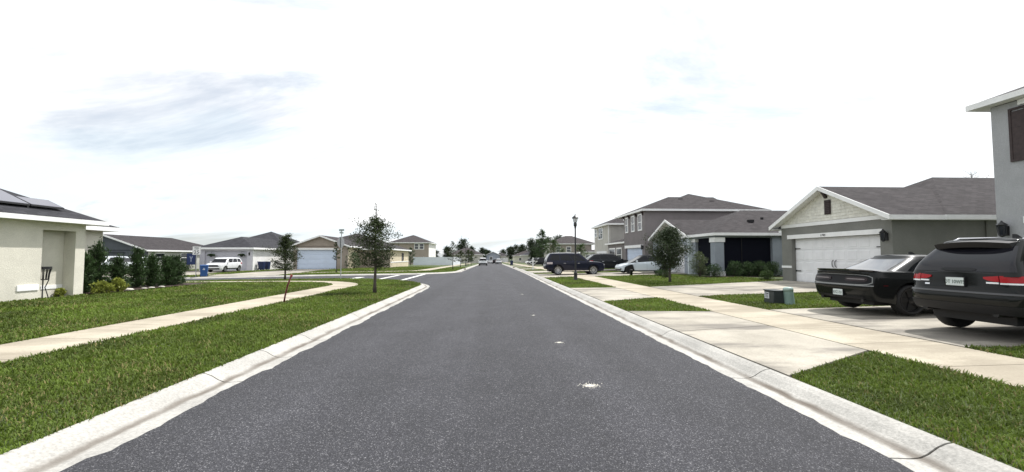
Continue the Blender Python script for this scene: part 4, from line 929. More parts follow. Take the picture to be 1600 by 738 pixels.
COUPE = dict(id='coupe', L=5.02, W=1.93, wb=2.95, ro=1.06, r=.365, tw=.26, spokes=5, rim=DALLOY, rimf=.74, dr=.26, df=.30, n=4.2, cat='coupe', floor=.22,
    belt=[(0, 1.02), (.3, 1.035), (1.0, 1.03), (1.9, .99), (3.3, .98), (4.2, .93), (5.02, .82)], sill=[(0, .36), (.5, .27), (.7, .22), (4.3, .22), (4.7, .2), (5.02, .22)],
    xr=[(.2, .30), (.32, .13), (.46, .05), (.62, .015), (.70, .0), (.735, .03), (.94, .075), (1.04, .055)], xf=[(.2, .1), (.4, .0), (.7, .02), (.85, .12)],
    wz=[(.2, .90), (.32, .965), (.55, .985), (.72, 1.0), (.86, .985), (.98, .945), (1.05, .92)], wx=[(0, .95), (.5, .975), (1.1, 1.0), (2.0, .965), (3.0, .965), (4.0, 1.0), (5.02, .93)],
    gb=(.40, 3.45), gt=(1.36, 2.62), gw=(.81, .58), roof=[(.3, 1.02), (.9, 1.27), (1.36, 1.385), (2.2, 1.385), (2.75, 1.355), (3.5, 1.0)], gd=.34, gn=2.6, rprof=[(0, 0), (.5, .42), (1, 1)], roofmat=M('paint_black_soft', (.012, .013, .013), .36, spec=.5))
WAGON = dict(id='wagon', L=4.83, W=1.94, wb=2.915, ro=.98, r=.385, tw=.255, spokes=5, rim=DALLOY, dr=.32, df=.3, n=3.7, cat='wagon', floor=.25,
    belt=[(0, 1.10), (.4, 1.13), (1.5, 1.12), (3.3, 1.09), (3.7, 1.07), (4.5, 1.0), (4.83, .88)], sill=[(0, .44), (.5, .36), (.8, .30), (4.2, .30), (4.6, .28), (4.83, .32)],
    xr=[(.3, .22), (.42, .09), (.55, .03), (.70, .0), (.775, .012), (.80, .062), (.90, .075), (1.10, .088), (1.2, .11)], xf=[(.3, .12), (.5, .0), (.8, .02), (.95, .08)],
    wz=[(.3, .93), (.45, .975), (.7, .99), (.9, 1.0), (1.05, .975), (1.15, .95)], wx=[(0, .95), (.5, .975), (1.0, 1.0), (3.8, 1.0), (4.83, .92)],
    gb=(.10, 3.78), gt=(.50, 2.75), gw=(.875, .615), roof=[(0, 1.66), (.5, 1.675), (1.6, 1.70), (2.6, 1.68), (2.9, 1.64), (3.7, 1.12)], gd=.13, gn=5.5, rprof=[(0, 0), (.4, .25), (1, 1)])
def cv(base, **kw): d = dict(base); d.update(kw); return d
SUV3 = cv(WAGON, id='suv3', L=4.98, W=1.97, wb=2.90, ro=1.06, r=.38, rim=ALLOY, spokes=10, cat='suv', gb=(.12, 4.0), gt=(.42, 3.0), belt=[(0, 1.08), (.4, 1.10), (3.6, 1.06), (3.95, 1.06), (4.7, .99), (4.98, .85)], roof=[(0, 1.66), (.5, 1.68), (1.8, 1.71), (2.9, 1.68), (3.2, 1.62), (4.0, 1.08)], hmat=CHROME, tail=M('tail_pale', (.42, .36, .36), .15, coat=1))
SUVL = cv(SUV3, id='suvl', roof=[(0, 1.52), (.5, 1.56), (1.8, 1.62), (2.9, 1.60), (3.2, 1.56), (4.0, 1.08)], gb=(.15, 4.1), gt=(.75, 2.9), rim=DALLOY, tail=TAILRED)
SEDAN = dict(id='sedan', L=4.70, W=1.85, wb=2.88, ro=.98, r=.335, tw=.24, spokes=10, rim=DALLOY, rimf=.76, dr=.3, df=.42, n=3.4, cat='sedan', floor=.2,
    belt=[(0, .98), (.5, 1.02), (1.2, 1.0), (2.6, .93), (3.5, .87), (4.2, .76), (4.70, .60)], sill=[(0, .34), (.6, .24), (4.1, .2), (4.70, .24)],
    xr=[(.2, .18), (.4, .05), (.7, .0), (.9, .04), (1.0, .1)], xf=[(.2, .10), (.35, .02), (.5, .0), (.6, .05), (.72, .2)], wz=[(.2, .93), (.4, .985), (.65, 1.0), (.8, .985), (.95, .93), (1.05, .90)], wx=[(0, .93), (.6, .98), (1.1, 1.0), (3.8, .99), (4.3, .97), (4.70, .90)],
    gb=(.28, 4.25), gt=(1.35, 2.75), gw=(.83, .60), roof=[(.2, .98), (.9, 1.32), (1.4, 1.45), (2.1, 1.475), (2.75, 1.43), (3.5, 1.15), (4.25, .86)], gd=.2, gn=3.2, roofmat=CARGLASS)
BOX = cv(WAGON, id='boxy', L=4.14, W=1.80, wb=2.57, ro=.72, r=.325, tw=.22, rim=ALLOY, spokes=5, cat='hatchback', gb=(.05, 3.45), gt=(.28, 2.75), gw=(.84, .68), belt=[(0, 1.02), (1, 1.03), (2.8, .99), (3.3, .98), (3.9, .90), (4.14, .78)],
    roof=[(0, 1.50), (1, 1.54), (2.4, 1.54), (2.8, 1.50), (3.5, 1.0)], sill=[(0, .36), (.5, .28), (3.7, .26), (4.14, .28)], wx=[(0, .95), (.5, 1), (3.5, 1), (4.14, .93)], wz=[(.25, .93), (.4, .975), (.7, 1), (.9, .985), (1.05, .95)], xr=[(.25, .1), (.5, 0), (.9, .02), (1.1, .05)], xf=[(.25, .08), (.45, 0), (.75, .03), (.9, .1)])

def side_glass(c, spans, v0=.14, v1=.90, mat=None):
    for a, b in spans: c.both('side_window', c.gp, a, b, v0, v1, mat or CARGLASS, off=.004, nu=8, nv=5, parent=c.cabin)
def front_rear_glass(c, wr=.80, wf=.82, r0=.10, r1=.90, f0=.08, f1=.93):
    a = c.patch('windshield', c.gp, 3 - wf, 3 + wf, f0, f1, CARGLASS, off=.004, nu=16, nv=6, parent=c.cabin); b = c.patch('rear_window', c.gp, -wr, wr, r0, r1, CARGLASS, off=.004, nu=16, nv=6, parent=c.cabin); return a, b
def rails(c, x0, x1, y, z, mat):
    for sg in (1, -1):
        mb = MB(); mb.tube([(x0, sg * y, z - .03), (x0 + .12, sg * y, z + .025), ((x0 + x1) / 2, sg * y, z + .045), (x1 - .12, sg * y, z + .02), (x1, sg * y, z - .04)], .018, 6); c.add('roof_rail', mb, mat, None, True)

def black_coupe():
    c = Car('coupe', 'black two-door coupe with rear wing and full-width tail lamp panel, in the driveway', 8.12 + 2.51 / K, 9.60, 0, COUPE, paint('black', (.012, .013, .013), .18))
    G_ = c.patch('rear_window', c.gp, -.60, .60, .10, .92, M('coupe_glass', (.03, .033, .036), .03, spec=1.0, coat=1), off=.004, nu=16, nv=6, parent=c.cabin)
    c.patch('windshield', c.gp, 2.2, 3.8, .08, .93, CARGLASS, nu=14, parent=c.cabin); side_glass(c, [(1.12, 1.42), (1.45, 1.88)], .14, .88)
    # tail panel and surround
    lo, hi = oval(.725, .955, 5); c.patch('tail_surround', c.rq, -.965, .965, lambda t: lo(t) - .018, lambda t: hi(t) + .012, M('satin_trim', (.22, .225, .22), .35, metal=.4), off=.006, nu=36, nv=5)
    panel = c.patch('tail_panel', c.rq, -.95, .95, lo, hi, M('panel_black', (.005, .005, .006), .35, spec=.2), off=.014, nu=36, nv=6)
    for a, b in ((.24, .88), (-.88, -.24)):
        l2, h2 = oval(.79, .90, 6); c.patch('tail_lamp', c.rq, a, b, l2, h2, M('smoked_lamp', (.018, .010, .011), .25, spec=.3), off=.024, nu=14, nv=4, parent=panel)
        l3, h3 = oval(.835, .862, 8); c.patch('lamp_bar', c.rq, a + (.06 if a > 0 else .06), b - .06, l3, h3, M('lamp_bar_grey', (.16, .14, .14), .25), off=.03, nu=10, nv=2, parent=panel)
    c.patch('bumper_ledge', c.rq, -.985, .985, .690, .712, M('satin_edge', (.20, .205, .20), .3, metal=.5), off=.010, nu=30, nv=2)
    c.patch('rear_diffuser', c.rq, -.75, .75, .37, .43, DARKP, off=.008, nu=24, nv=3)
    mb = MB(); n = 14      # lip wing along the deck edge
    for i in range(n):
        a, b = -.86 + 1.72 * i / n, -.86 + 1.72 * (i + 1) / n; f = lambda y: .05 + .16 * (abs(y) / .86) ** 4; za = lambda y: 1.085 - .02 * (abs(y) / .86) ** 3
        mb.hexa([(f(a) - .03, a, za(a) - .02), (f(a) + .26, a, za(a) - .06), (f(b) + .26, b, za(b) - .06), (f(b) - .03, b, za(b) - .02), (f(a) - .05, a, za(a) + .012), (f(a) + .26, a, za(a) - .035), (f(b) + .26, b, za(b) - .035), (f(b) - .05, b, za(b) + .012)])
    c.add('rear_wing', mb, M('gloss_black2', (.008, .008, .009), .15, coat=1))
    c.plate(.50, 'RTZ 721'); c.handles((2.05,), .86); c.seams((1.95, 3.28), .3, .95); c.mirror(3.15, .98, .86)
    mb = MB(); mb.ext([(2.0, 1.44), (2.2, 1.43), (2.06, 1.53), (2.0, 1.535)], 'y', -.02, .02); c.add('roof_antenna', mb, BLACKM)
    for y in (.62, -.62): mb = MB(); mb.tube([(.10, y, .335), (.4, y, .335)], .045, 12); c.add('exhaust_tip', mb, DALLOY)
    c.both('side_marker', c.bp, 1.02, 1.045, .70, .72, M('marker_dark', (.09, .01, .012), .2), off=.004, nu=4, nv=2)
black_coupe()
def black_wagon():
    c = Car('wagon', 'black sport wagon seen from behind with red tail lamps and roof wing', 7.66 + 2.415 / K, 6.70, 0, WAGON, paint('black', (.012, .013, .013), .18))
    c.patch('windshield', c.gp, 2.2, 3.8, .08, .93, CARGLASS, nu=14, parent=c.cabin); rw = c.patch('rear_window', c.gp, -.86, .86, .12, .86, M('tint_glass', (.010, .010, .014), .05, spec=.4), off=.004, nu=18, nv=6, parent=c.cabin); side_glass(c, [(1.02, 1.24), (1.27, 1.56), (1.59, 1.90)], .16, .88)
    # wing over the glass
    mb = MB(); n = 12
    for i in range(n):
        a, b = -.61 + 1.22 * i / n, -.61 + 1.22 * (i + 1) / n; f = lambda y: .26 + .10 * (abs(y) / .61) ** 3; z = lambda y: 1.715 - .04 * (abs(y) / .61) ** 2
        mb.hexa([(f(a) + .06, a, z(a) - .13), (.62, a, z(a) - .06), (.62, b, z(b) - .06), (f(b) + .06, b, z(b) - .13), (f(a), a, z(a) - .03), (.66, a, z(a) + .018), (.66, b, z(b) + .018), (f(b), b, z(b) - .03)])
    c.add('rear_wing', mb, DARKP)
    mb = MB(); mb.box(.29, .31, -.16, .16, 1.645, 1.66); c.add('brake_lamp', mb, TAILRED)
    # tail lamps wrap the corners; the inner half sits on the tailgate
    for sg in (1, -1):
        fn = (lambda u, v, sg=sg: (lambda p: (p[0], sg * p[1], p[2]))(c.bp(u, v)))
        fq = (lambda q, v, sg=sg: (lambda p: (p[0], sg * p[1], p[2]))(c.rq(q, v))); u1 = math.asin(.72 ** (WAGON['n'] / 2)) * 2 / PI
        c.patch('tail_lamp', fq, .48, .705, lambda t: .990 + .045 * (1 - t) ** 3, lambda t: 1.085 - .02 * (1 - t), TAILRED, off=.016, nu=12, nv=4)
        o = c.patch('tail_lamp', fn, u1, 1.06, .975, lambda t: 1.088 + .0 * t, TAILRED, off=.018, nu=18, nv=4)
        c.patch('reverse_lamp', fq, .52, .70, .952, .980, CLEAR, off=.016, nu=10, nv=2); c.patch('reverse_lamp', fn, u1, 1.02, .945, .972, CLEAR, off=.017, nu=14, nv=2)
    c.patch('bumper_step', c.bp, -.98, .98, .765, .795, M('bumper_top', (.05, .05, .052), .4), off=.012, nu=30, nv=2)
    c.patch('lower_bumper', c.bp, -1.0, 1.0, .44, .585, DARKP, off=.010, nu=32, nv=3)
    mb = MB(); mb.lathe([(.02, -.004), (.02, .02), (.07, .03), (.085, .02), (.085, 0)], 20, (.035, -.55, .66), 'x'); 
    for k_ in range(len(mb.v)): mb.v[k_] = (mb.v[k_][0] - .02, mb.v[k_][1], mb.v[k_][2])
    c.plate(.965, 'DT 10WFS')
    for a, b in ((-.20, .22),): c.patch('wiper_recess', c.gp, -.035, .035, *oval(.13, .23, 2), DARKP, off=.012, nu=18, nv=4, parent=rw)
    c.patch('tailgate_badge', c.rq, .50, .60, .885, .915, CHROME, off=.010, nu=4, nv=2); c.patch('tailgate_seam', c.rq, -.9, .9, .800, .806, DARKP, off=.004, nu=24, nv=1)
    rails(c, .7, 2.7, .55, 1.745, CHROME); c.handles((1.55, 2.55), .98); c.seams((1.30, 2.30, 3.40), .38, 1.06); c.mirror(3.35, 1.08, .93)
    for y in (.58, -.58): mb = MB(); mb.tube([(.09, y, .44), (.4, y, .43)], .05, 14); c.add('exhaust_tip', mb, DALLOY)
    mb = MB(); mb.ext([(1.25, 1.745), (1.42, 1.755), (1.3, 1.83), (1.25, 1.835)], 'y', -.02, .02); c.add('roof_antenna', mb, BLACKM)
black_wagon()

def common(c, lamps=True, grille=True, sedan=False):
    P = c.P; zt = c.belt(P['L'] - .3) - .12; zr = 1.0 if not sedan else .85
    if lamps:
        c.both('head_lamp', c.bp, 2.30, 2.72, zt - .10, zt + .01, CLEAR, off=.006, nu=8, nv=3); c.both('tail_lamp', c.bp, .62, 1.05, zr - .14, zr + .02, P.get('tail', TAILRED), off=.008, nu=10, nv=3)
    if grille: c.patch('grille', c.bp, 2.62, 3.38, zt - .22, zt - .02, DARKP, off=.006, nu=10, nv=3)
    c.patch('front_intake', c.bp, 2.5, 3.5, .30, .44, DARKP, off=.006, nu=12, nv=2); c.patch('rear_lower_trim', c.bp, -.95, .95, P['sill'][0][1] + .02, P['sill'][0][1] + .16, DARKP, off=.006, nu=16, nv=2)
def suv(label, X, Y, hd, pm, P=SUV3, group=None, name='suv', z=None, detail=True):
    c = Car(name, label, X, Y, hd, P, pm, group, z); front_rear_glass(c); side_glass(c, [(1.04, 1.28), (1.31, 1.58), (1.61, 1.90)], .16, .88); common(c)
    if detail:
        rails(c, .7, 3.0, .60, 1.75 if P is SUV3 else 1.66, CHROME if P is SUV3 else BLACKM); c.handles((1.6, 2.75), .93); c.seams((1.4, 2.5, 3.6), .36, 1.02); c.mirror(3.5, 1.06, .94); c.plate(.85, '')
        c.both('sill_trim', c.bp, 1.25, 1.80, .31, .36, CHROME if P is SUV3 else DARKP, off=.006, nu=8, nv=1)
    return c
NAVY = paint('navy', (.014, .016, .030), .2); WHT = paint('white', (.72, .73, .75), .3); CHAR = paint('charcoal', (.018, .020, .024), .2); SILV = paint('silver', (.50, .53, .56), .28, .3)
c = suv('navy wagon parked across the sidewalk behind the lamp post', 3.95 + 2.49 / K, 31.9, 0, NAVY)
c = suv('black sloping-roofed wagon parked behind the navy one, nose towards the brown house', 8.6 + 2.49 / K, 38.6, 0, CHAR, SUVL)
def sedan(label, X, Y, hd, z=None, pm=None):
    c = Car('sedan', label, X, Y, hd, SEDAN, pm or WHT, None, z); front_rear_glass(c, .8, .8, .08, .92, .06, .95); side_glass(c, [(1.16, 1.47), (1.50, 1.86)], .14, .86)
    c.both('head_lamp', c.bp, 2.30, 2.72, lambda t: .60 - .03 * t, lambda t: .70 - .06 * t, CLEAR, off=.006, nu=8, nv=3); c.both('tail_lamp', c.bp, .6, 1.05, .80, .92, TAILRED, off=.006, nu=8, nv=3)
    c.patch('front_intake', c.bp, 2.45, 3.55, .26, .36, DARKP, off=.006, nu=14, nv=2); c.both('fog_slot', c.bp, 2.28, 2.44, .33, .42, DARKP, off=.005, nu=4, nv=2)
    c.handles((1.55, 2.6), .80); c.seams((1.40, 2.45, 3.45), .26, .93); c.mirror(3.25, .92, .86, .18); c.both('sill_trim', c.bp, 1.20, 1.82, .21, .27, DARKP, off=.005, nu=8, nv=1)
    return c
sedan('pale silver-blue electric sedan with black wheels facing the street, beside the round-crowned tree', 9.42 + 2.35 / K, 31.55, PI, None, paint('ice_silver', (.52, .58, .64), .28))
def hatch(label, X, Y, hd):
    c = Car('hatchback', label, X, Y, hd, BOX, WHT); front_rear_glass(c, .85, .85, .14, .90, .08, .92); side_glass(c, [(1.04, 1.26), (1.29, 1.56), (1.59, 1.88)], .14, .88); common(c)
    c.handles((1.3, 2.25), .88); c.seams((1.2, 2.1, 3.1), .32, .98); c.mirror(2.95, .99, .86, .18); c.both('sill_trim', c.bp, 1.2, 1.8, .30, .42, DARKP, off=.005, nu=8, nv=1)
hatch('white boxy hatchback parked before the shade-tinted garage door', -27.65, 45.3, -PI / 2)
suv('silver wagon behind the shrubs, the one partly hidden by the tallest conifer', -38.7, 44.5, -PI / 2, SILV, detail=False); suv('pale silver wagon behind the middle conifers of the row', -36.4, 45.0, -PI / 2, paint('ice', (.62, .66, .68), .28), SUVL, detail=False)
suv('white suv far down the road on the side of the white fence', -1.75, 88, PI / 2, WHT, z=fall(88) + .02)
suv('dark car far down the road, beside the small white one', 1.2, 132, PI / 2, CHAR, SUVL, z=fall(132) + .02, detail=False)
suv('small white car far down the road on the driveway side', 2.05, 122, PI / 2, WHT, SUVL, z=fall(122) + .02, detail=False)
sedan('white car far off crossing behind the white suv', -.35, 150, PI / 2, fall(150) + .02)
sedan('small dark car at the far end of the road', .6, 165, PI / 2, fall(165) + .02, CHAR)
for i, (x, y, pm_, lb) in enumerate(((8.6, 73.5, CHAR, 'dark car in a far driveway, nearest of the far parked row'), (8.9, 77.0, WHT, 'white car in the far parked row, beside the dark one'), (9.2, 88.5, WHT, 'white car farthest along the far parked row'), (10.0, 61.2, paint('steel', (.25, .27, .30), .25), 'steel grey car parked in the driveway past the white mailbox post'))):
    sedan(lb, x, y, PI, None, pm_)
# ------------------------------------------------------------------ plants (metres)
LEAF_D = M('leaf_oak', (.040, .058, .020), .6, .35, 2.2, .3, 30, spec=.25, trans=.25); LEAF_M = M('leaf_mid', (.050, .085, .024), .6, .35, 2.0, .3, 30, spec=.25, trans=.3)
LEAF_C = M('leaf_conifer', (.042, .076, .026), .6, .5, 3.0, .3, 30, spec=.25, trans=.25); LEAF_Y = M('leaf_yellow', (.24, .27, .05), .5, .4, 9, .3, 40, spec=.3, trans=.35); LEAF_P = M('leaf_pine', (.030, .045, .022), .7, .3, .6, spec=.2, trans=.2)
BARK = M('bark', (.075, .062, .052), .95, .3, 8, .3, 40, bump=.8, bs=40); MULCH = M('mulch', (.045, .028, .020), .95, .4, 10, .4, 50, bump=1, bs=40)
def leaves(name, C, D, L, W, mat, parent):
    """one diamond per leaf: centre C, direction D, length L, width W"""
    N = len(C); D = D / np.maximum(1e-6, np.linalg.norm(D, axis=1, keepdims=True)); r = rng.normal(size=(N, 3)); S = np.cross(D, r); S /= np.maximum(1e-6, np.linalg.norm(S, axis=1, keepdims=True)); Nn = np.cross(D, S)
    L = L[:, None]; W = W[:, None]
    V = np.stack([C - D * L / 2, C + S * W / 2 + Nn * W * .15, C + D * L / 2, C - S * W / 2 + Nn * W * .15], 1).astype(np.float32)
    me = bpy.data.meshes.new(name); me.vertices.add(N * 4); me.vertices.foreach_set('co', V.ravel()); me.loops.add(N * 4); me.loops.foreach_set('vertex_index', np.arange(N * 4, dtype=np.int32)); me.polygons.add(N); me.polygons.foreach_set('loop_start', np.arange(N, dtype=np.int32) * 4)
    me.update(calc_edges=True); me.validate(); me.materials.append(mat); o = bpy.data.objects.new(name, me); col.objects.link(o); o.parent = parent; return o
def tree(name, label, X, Y, h, cb, r, n=3000, ls=.06, mat=None, limbs=26, shape=.5, tr=.04, group=None, lean=0, top=True, sparse=.16, z=None, asp=.5, cat='tree', upk=1.0, hl=.93):
    t = thing(name, label, cat, (X, Y, (H(X, Y) if z is None else z) - .02), 1.0, RN.uniform(0, 6), group); mb = MB()
    pts = [Vector((0, 0, 0))]; k = 8
    for i in range(1, k + 1): pts.append(Vector((lean * i / k + RN.gauss(0, .012 * h / 3), RN.gauss(0, .012 * h / 3), h * i / k)))
    mb.tube(pts, [tr * (1.35 if i == 0 else 1) * (1 - .9 * i / k) + .004 for i in range(k + 1)], 8); C, D = [], []
    def at(z): f = z / h * k; i = min(k - 1, int(f)); return pts[i].lerp(pts[i + 1], f - i)
    for i in range(limbs):
        q = (i + .5) / limbs; z = cb + (h - cb) * (q * hl); a = i * 2.4 + RN.uniform(-.4, .4)
        prof = max(.10, (1 - abs(q - shape * .5) / (1 - shape * .5 if q > shape * .5 else max(.2, shape * .5 + .25)))) ** .7; Ln = r * prof * RN.uniform(.75, 1.2); up = (RN.uniform(.05, .5) + q * .5) * upk
        p0 = at(z); e = p0 + Vector((math.cos(a) * Ln, math.sin(a) * Ln, Ln * up)); m = p0.lerp(e, .5) + Vector((RN.gauss(0, .04) * r, RN.gauss(0, .04) * r, -.06 * Ln))
        rr = tr * .4 * (1 - .6 * q); mb.tube([p0, m, e], [rr, rr * .6, .004], 5)
        for s_ in range(5):
            b0 = p0.lerp(m, RN.uniform(.3, 1)) if s_ < 2 else m.lerp(e, RN.uniform(0, 1)); b1 = b0 + Vector((RN.gauss(0, 1), RN.gauss(0, 1), RN.gauss(.25, .6))) * (Ln * .3); mb.tube([b0, b1], [rr * .35 + .002, .002], 4)
            nn = max(4, n // (limbs * 6)); w = rng.random(nn)[:, None]; C.append(np.array(b0)[None] * (1 - w) + np.array(b1)[None] * w + rng.normal(0, sparse * r * .55, (nn, 3)) * [1, 1, .8])
        nn = max(4, n // (limbs * 6)); w = (rng.random(nn)[:, None]) * .75 + .25; C.append(np.array(p0)[None] * (1 - w) + np.array(e)[None] * w + rng.normal(0, sparse * r * .5, (nn, 3)))
    if top: nn = max(6, n // 150); w = rng.random(nn)[:, None]; C.append(np.array(at(h * .84))[None] * (1 - w) + np.array(pts[-1])[None] * w + rng.normal(0, .04 * r, (nn, 3)))
    C = np.concatenate(C); C[:, 2] = np.maximum(C[:, 2], .05); N = len(C); D = rng.normal(size=(N, 3)) + [0, 0, -.2]
    part('trunk', mb, BARK, t, True); leaves('crown', C, D, ls * (.7 + .6 * rng.random(N)), ls * asp * (.7 + .6 * rng.random(N)), mat or LEAF_D, t); return t
def shrub(name, label, X, Y, h, r, n=2500, ls=.05, mat=None, kind='round', group=None, z=None, ry=None, cat='shrub'):
    rz0 = RN.uniform(0, 6)
    t = thing(name, label, cat, (X, Y, (H(X, Y) if z is None else z) - .01), 1.0, rz0, group); mb = MB(); ry = ry or r
    if kind == 'column':     # upright sprays
        C, D = [], []; ns = 70
        for i in range(ns):
            q = (i + .5) / ns; z0 = h * q * .86; a = i * 2.4; R = r * (1 - q ** 3.4 * .72) * RN.uniform(.45, 1.25); e = Vector((math.cos(a) * R, math.sin(a) * R, z0 + RN.uniform(.14, .34) * h * (.45 + .4 * q))); p0 = Vector((0, 0, z0 * .9)); mb.tube([p0, e], [.010, .003], 4)
            m = n // ns; w = rng.random(m) ** .6; d = np.array(e - p0); C.append(np.array(p0)[None] + d[None] * w[:, None] + rng.normal(0, .045, (m, 3))); dd = d / np.linalg.norm(d); D.append(dd[None] + rng.normal(0, .55, (m, 3)))
        C = np.concatenate(C); D = np.concatenate(D); mb.tube([(0, 0, 0), (0, 0, h * .95)], [.03, .006], 6); m = n // 14; w = rng.random(m); C = np.concatenate([C, np.stack([rng.normal(0, .03, m), rng.normal(0, .03, m), h * (.78 + .24 * w)], 1)]); D = np.concatenate([D, rng.normal(0, .4, (m, 3)) + [0, 0, 1]])
        N = len(C); L = ls * 1.5 * (.6 + .8 * rng.random(N)); W = ls * .36 * (.7 + .6 * rng.random(N))
    else:
        nb = 26; cs = []
        for i in range(nb):
            a = i * 2.4; q = (i + .5) / nb; zc = h * (.12 + .72 * q); R = math.sqrt(max(.05, 1 - (max(0, q - .25) / .8) ** 2)) * RN.uniform(.25, .82); c = Vector((math.cos(a) * r * R, math.sin(a) * ry * R, zc)); cs.append(c); mb.tube([(0, 0, 0), (c * .5 + Vector((0, 0, h * .05))), c], [.018, .010, .003], 4)
        idx = rng.integers(0, nb, n); cc = np.array(cs)[idx]; g = rng.normal(size=(n, 3)); g /= np.linalg.norm(g, axis=1, keepdims=True); g *= (.15 + .85 * rng.random((n, 1)) ** .4) * min(r, h) * .38
        C = cc + g * [1, ry / r if ry < r else 1, .85]; C[:, 2] = np.maximum(C[:, 2], .02); D = g + rng.normal(0, .06, (n, 3)); N = n; L = ls * (.7 + .6 * rng.random(N)); W = ls * .55 * (.7 + .6 * rng.random(N))
    part('stem', mb, BARK, t); leaves('foliage', C, D, L, W, mat or LEAF_M, t); return t

tree('oak_tree', 'young oak with thin dark crown standing alone on the corner verge', -4.40, 16.25, 3.75, 1.1, 1.12, 6600, .075, LEAF_D, 34, .75, .066, sparse=.15, upk=.5, hl=.74)
tree('oak_tree', 'small dense dark tree on the corner lawn before the white house', -12.06, 25.4, 2.95, .62, .86, 6000, .085, LEAF_D, 24, .5, .06, sparse=.2)
tree('oak_tree', 'spindly young tree behind the stop sign pole', -13.64, 38.0, 3.1, 1.2, .5, 1300, .08, LEAF_D, 14, .5, .045)
tree('round_tree', 'small dense round-crowned tree on the lawn in front of the silver-blue sedan', 9.05, 21.1, 3.0, .9, 1.12, 14000, .09, M('leaf_holly', (.034, .052, .022), .5, .4, 2.5, .3, 30, spec=.35, trans=.2), 40, .70, .06, sparse=.27, top=False, upk=.7)
tree('palm_like_tree', 'thin young tree with wispy top on the verge by the white fence', -4.3, 47.5, 3.5, 1.0, .95, 1500, .11, LEAF_D, 18, .8, .05, asp=.3)
tree('verge_tree', 'small verge tree between the wispy tree and the far lamp post', -4.5, 62, 2.7, .8, .9, 1300, .13, LEAF_D, 14, .5, .05)
tree('verge_tree', 'dark verge tree just beyond the far lamp post', -4.4, 80, 3.4, .8, 1.2, 1500, .16, LEAF_D, 14, .5, .06)
tree('verge_tree', 'dark verge tree beside the far white suv', -4.4, 92, 3.4, .8, 1.3, 1500, .17, LEAF_D, 14, .5, .06)
tree('dark_tree', 'dark columnar tree at the near end of the white fence', -15.2, 80.5, 3.7, .5, 1.1, 1800, .15, LEAF_C, 18, .5, .06)
tree('dark_tree', 'tall dark green tree rising past the mailbox post with a tufted top', 9.2, 76, 7.2, 1.2, 2.0, 3000, .22, LEAF_C, 24, .4, .1)
tree('pale_tree', 'pale green loose tree just behind the navy wagon', 10.9, 74, 5.0, 1.2, 2.0, 2000, .2, LEAF_M, 20, .5, .08)
tree('pale_tree', 'small tree between the distant hip-roofed house and the pale house', 17.5, 82, 4.4, 1.0, 2.0, 1800, .2, LEAF_M, 18, .5, .08)
tree('pale_tree', 'whitish-green small tree before the distant hip-roofed house', 14.2, 84, 3.6, .8, 1.6, 1600, .2, M('leaf_pale', (.16, .19, .12), .6, .3, 3, trans=.3), 18, .5, .07)
tree('bare_tree', 'leafless treetop showing over the roof of the garage house', 34.5, 28.5, 8.1, 4.5, 2.0, 120, .06, LEAF_M, 30, .5, .08)
# pines beyond the far houses
spots = [(-10, 150, 9.5), (-7.5, 158, 7), (-4.5, 205, 8), (-1.5, 222, 7), (-14, 135, 6), (-20, 150, 5.5), (9, 215, 8.5), (12, 205, 9.5), (15, 212, 9), (13.5, 185, 9), (18, 195, 11), (21, 188, 11.5), (16, 168, 10.5), (24, 178, 12), (20, 160, 10), (25, 160, 11.5), (11, 235, 9), (28, 170, 12), (6.5, 236, 8), (14, 140, 6), (17, 150, 7), (9, 190, 8), (22, 205, 10), (27, 195, 11), (30, 185, 11), (-12, 165, 8), (-3, 240, 8)]
for i, (x, y, h) in enumerate(spots):
    tree('pine_tree', 'far pine beyond the white fence and the verge trees' if x < 0 else 'far pine in the dark band above the far parked cars', x, y, h, h * .30, h * .30, 1700, .50, LEAF_P, 18, .9, .14, 'pines beyond the fence' if x < 0 else 'pines behind the far houses', z=fall(y) - .2, sparse=.36, top=False)

BEDS += [(-14.9, -12.95, 14.6, 20.4), (-13.25, -40, 0, 14.5)]
BEDS += [(-60, -13.28, -10, 14.52), (-60, -14.95, -10, 17.1), (14.88, 60, -10, 60), (12.9, 18.5, 24.6, 29.4)]
mb = MB(); mb.grid(lambda i, j: (-14.9 + 1.9 * i / 5, 14.62 + 5.7 * j / 18, H(-14.3, 17) + .02 + RN.uniform(-.008, .012)), 5, 18); struct('mulch', mb, MULCH, 'dark mulch bed under the row of conifers', 'mulch', kind='stuff')
mb = MB(); mb.grid(lambda i, j: (13.0 + 5.4 * i / 10, 24.7 + 1.5 * j / 4, H(14, 25) + .012 + RN.uniform(-.008, .012)), 10, 4); struct('mulch', mb, MULCH, 'dark mulch bed before the screened porch', 'mulch', kind='stuff')
mb = MB(); mb.lathe([(.02, .02), (.20, .025), (.30, .012), (.33, -.03)], 14, (-4.40, 16.25, H(-4.4, 16.25) - .02)); struct('mulch', mb, MULCH, 'bare soil ring around the young oak on the verge', 'soil', kind='stuff')
ORD = ('half hidden by the column of the cream house', 'tallest, second from the cream house', 'third from the cream house', 'fourth from the cream house, with a thin spire', 'fifth from the cream house', 'sixth from the cream house', 'last and farthest from the cream house')
for i, (x, y, h, r) in enumerate(((-13.72, 15.0, 1.42, .28), (-13.78, 15.5, 1.80, .36), (-13.76, 16.3, 1.30, .36), (-13.72, 17.1, 1.66, .38), (-13.71, 17.8, 1.40, .44), (-13.7, 18.6, 1.36, .48), (-13.79, 19.2, 1.36, .50))):
    shrub('conifer_shrub', 'dark feathery conifer shrub, ' + ORD[i], x, y, h, r, 3300, .085, LEAF_C, 'column', 'conifers beside the cream house')
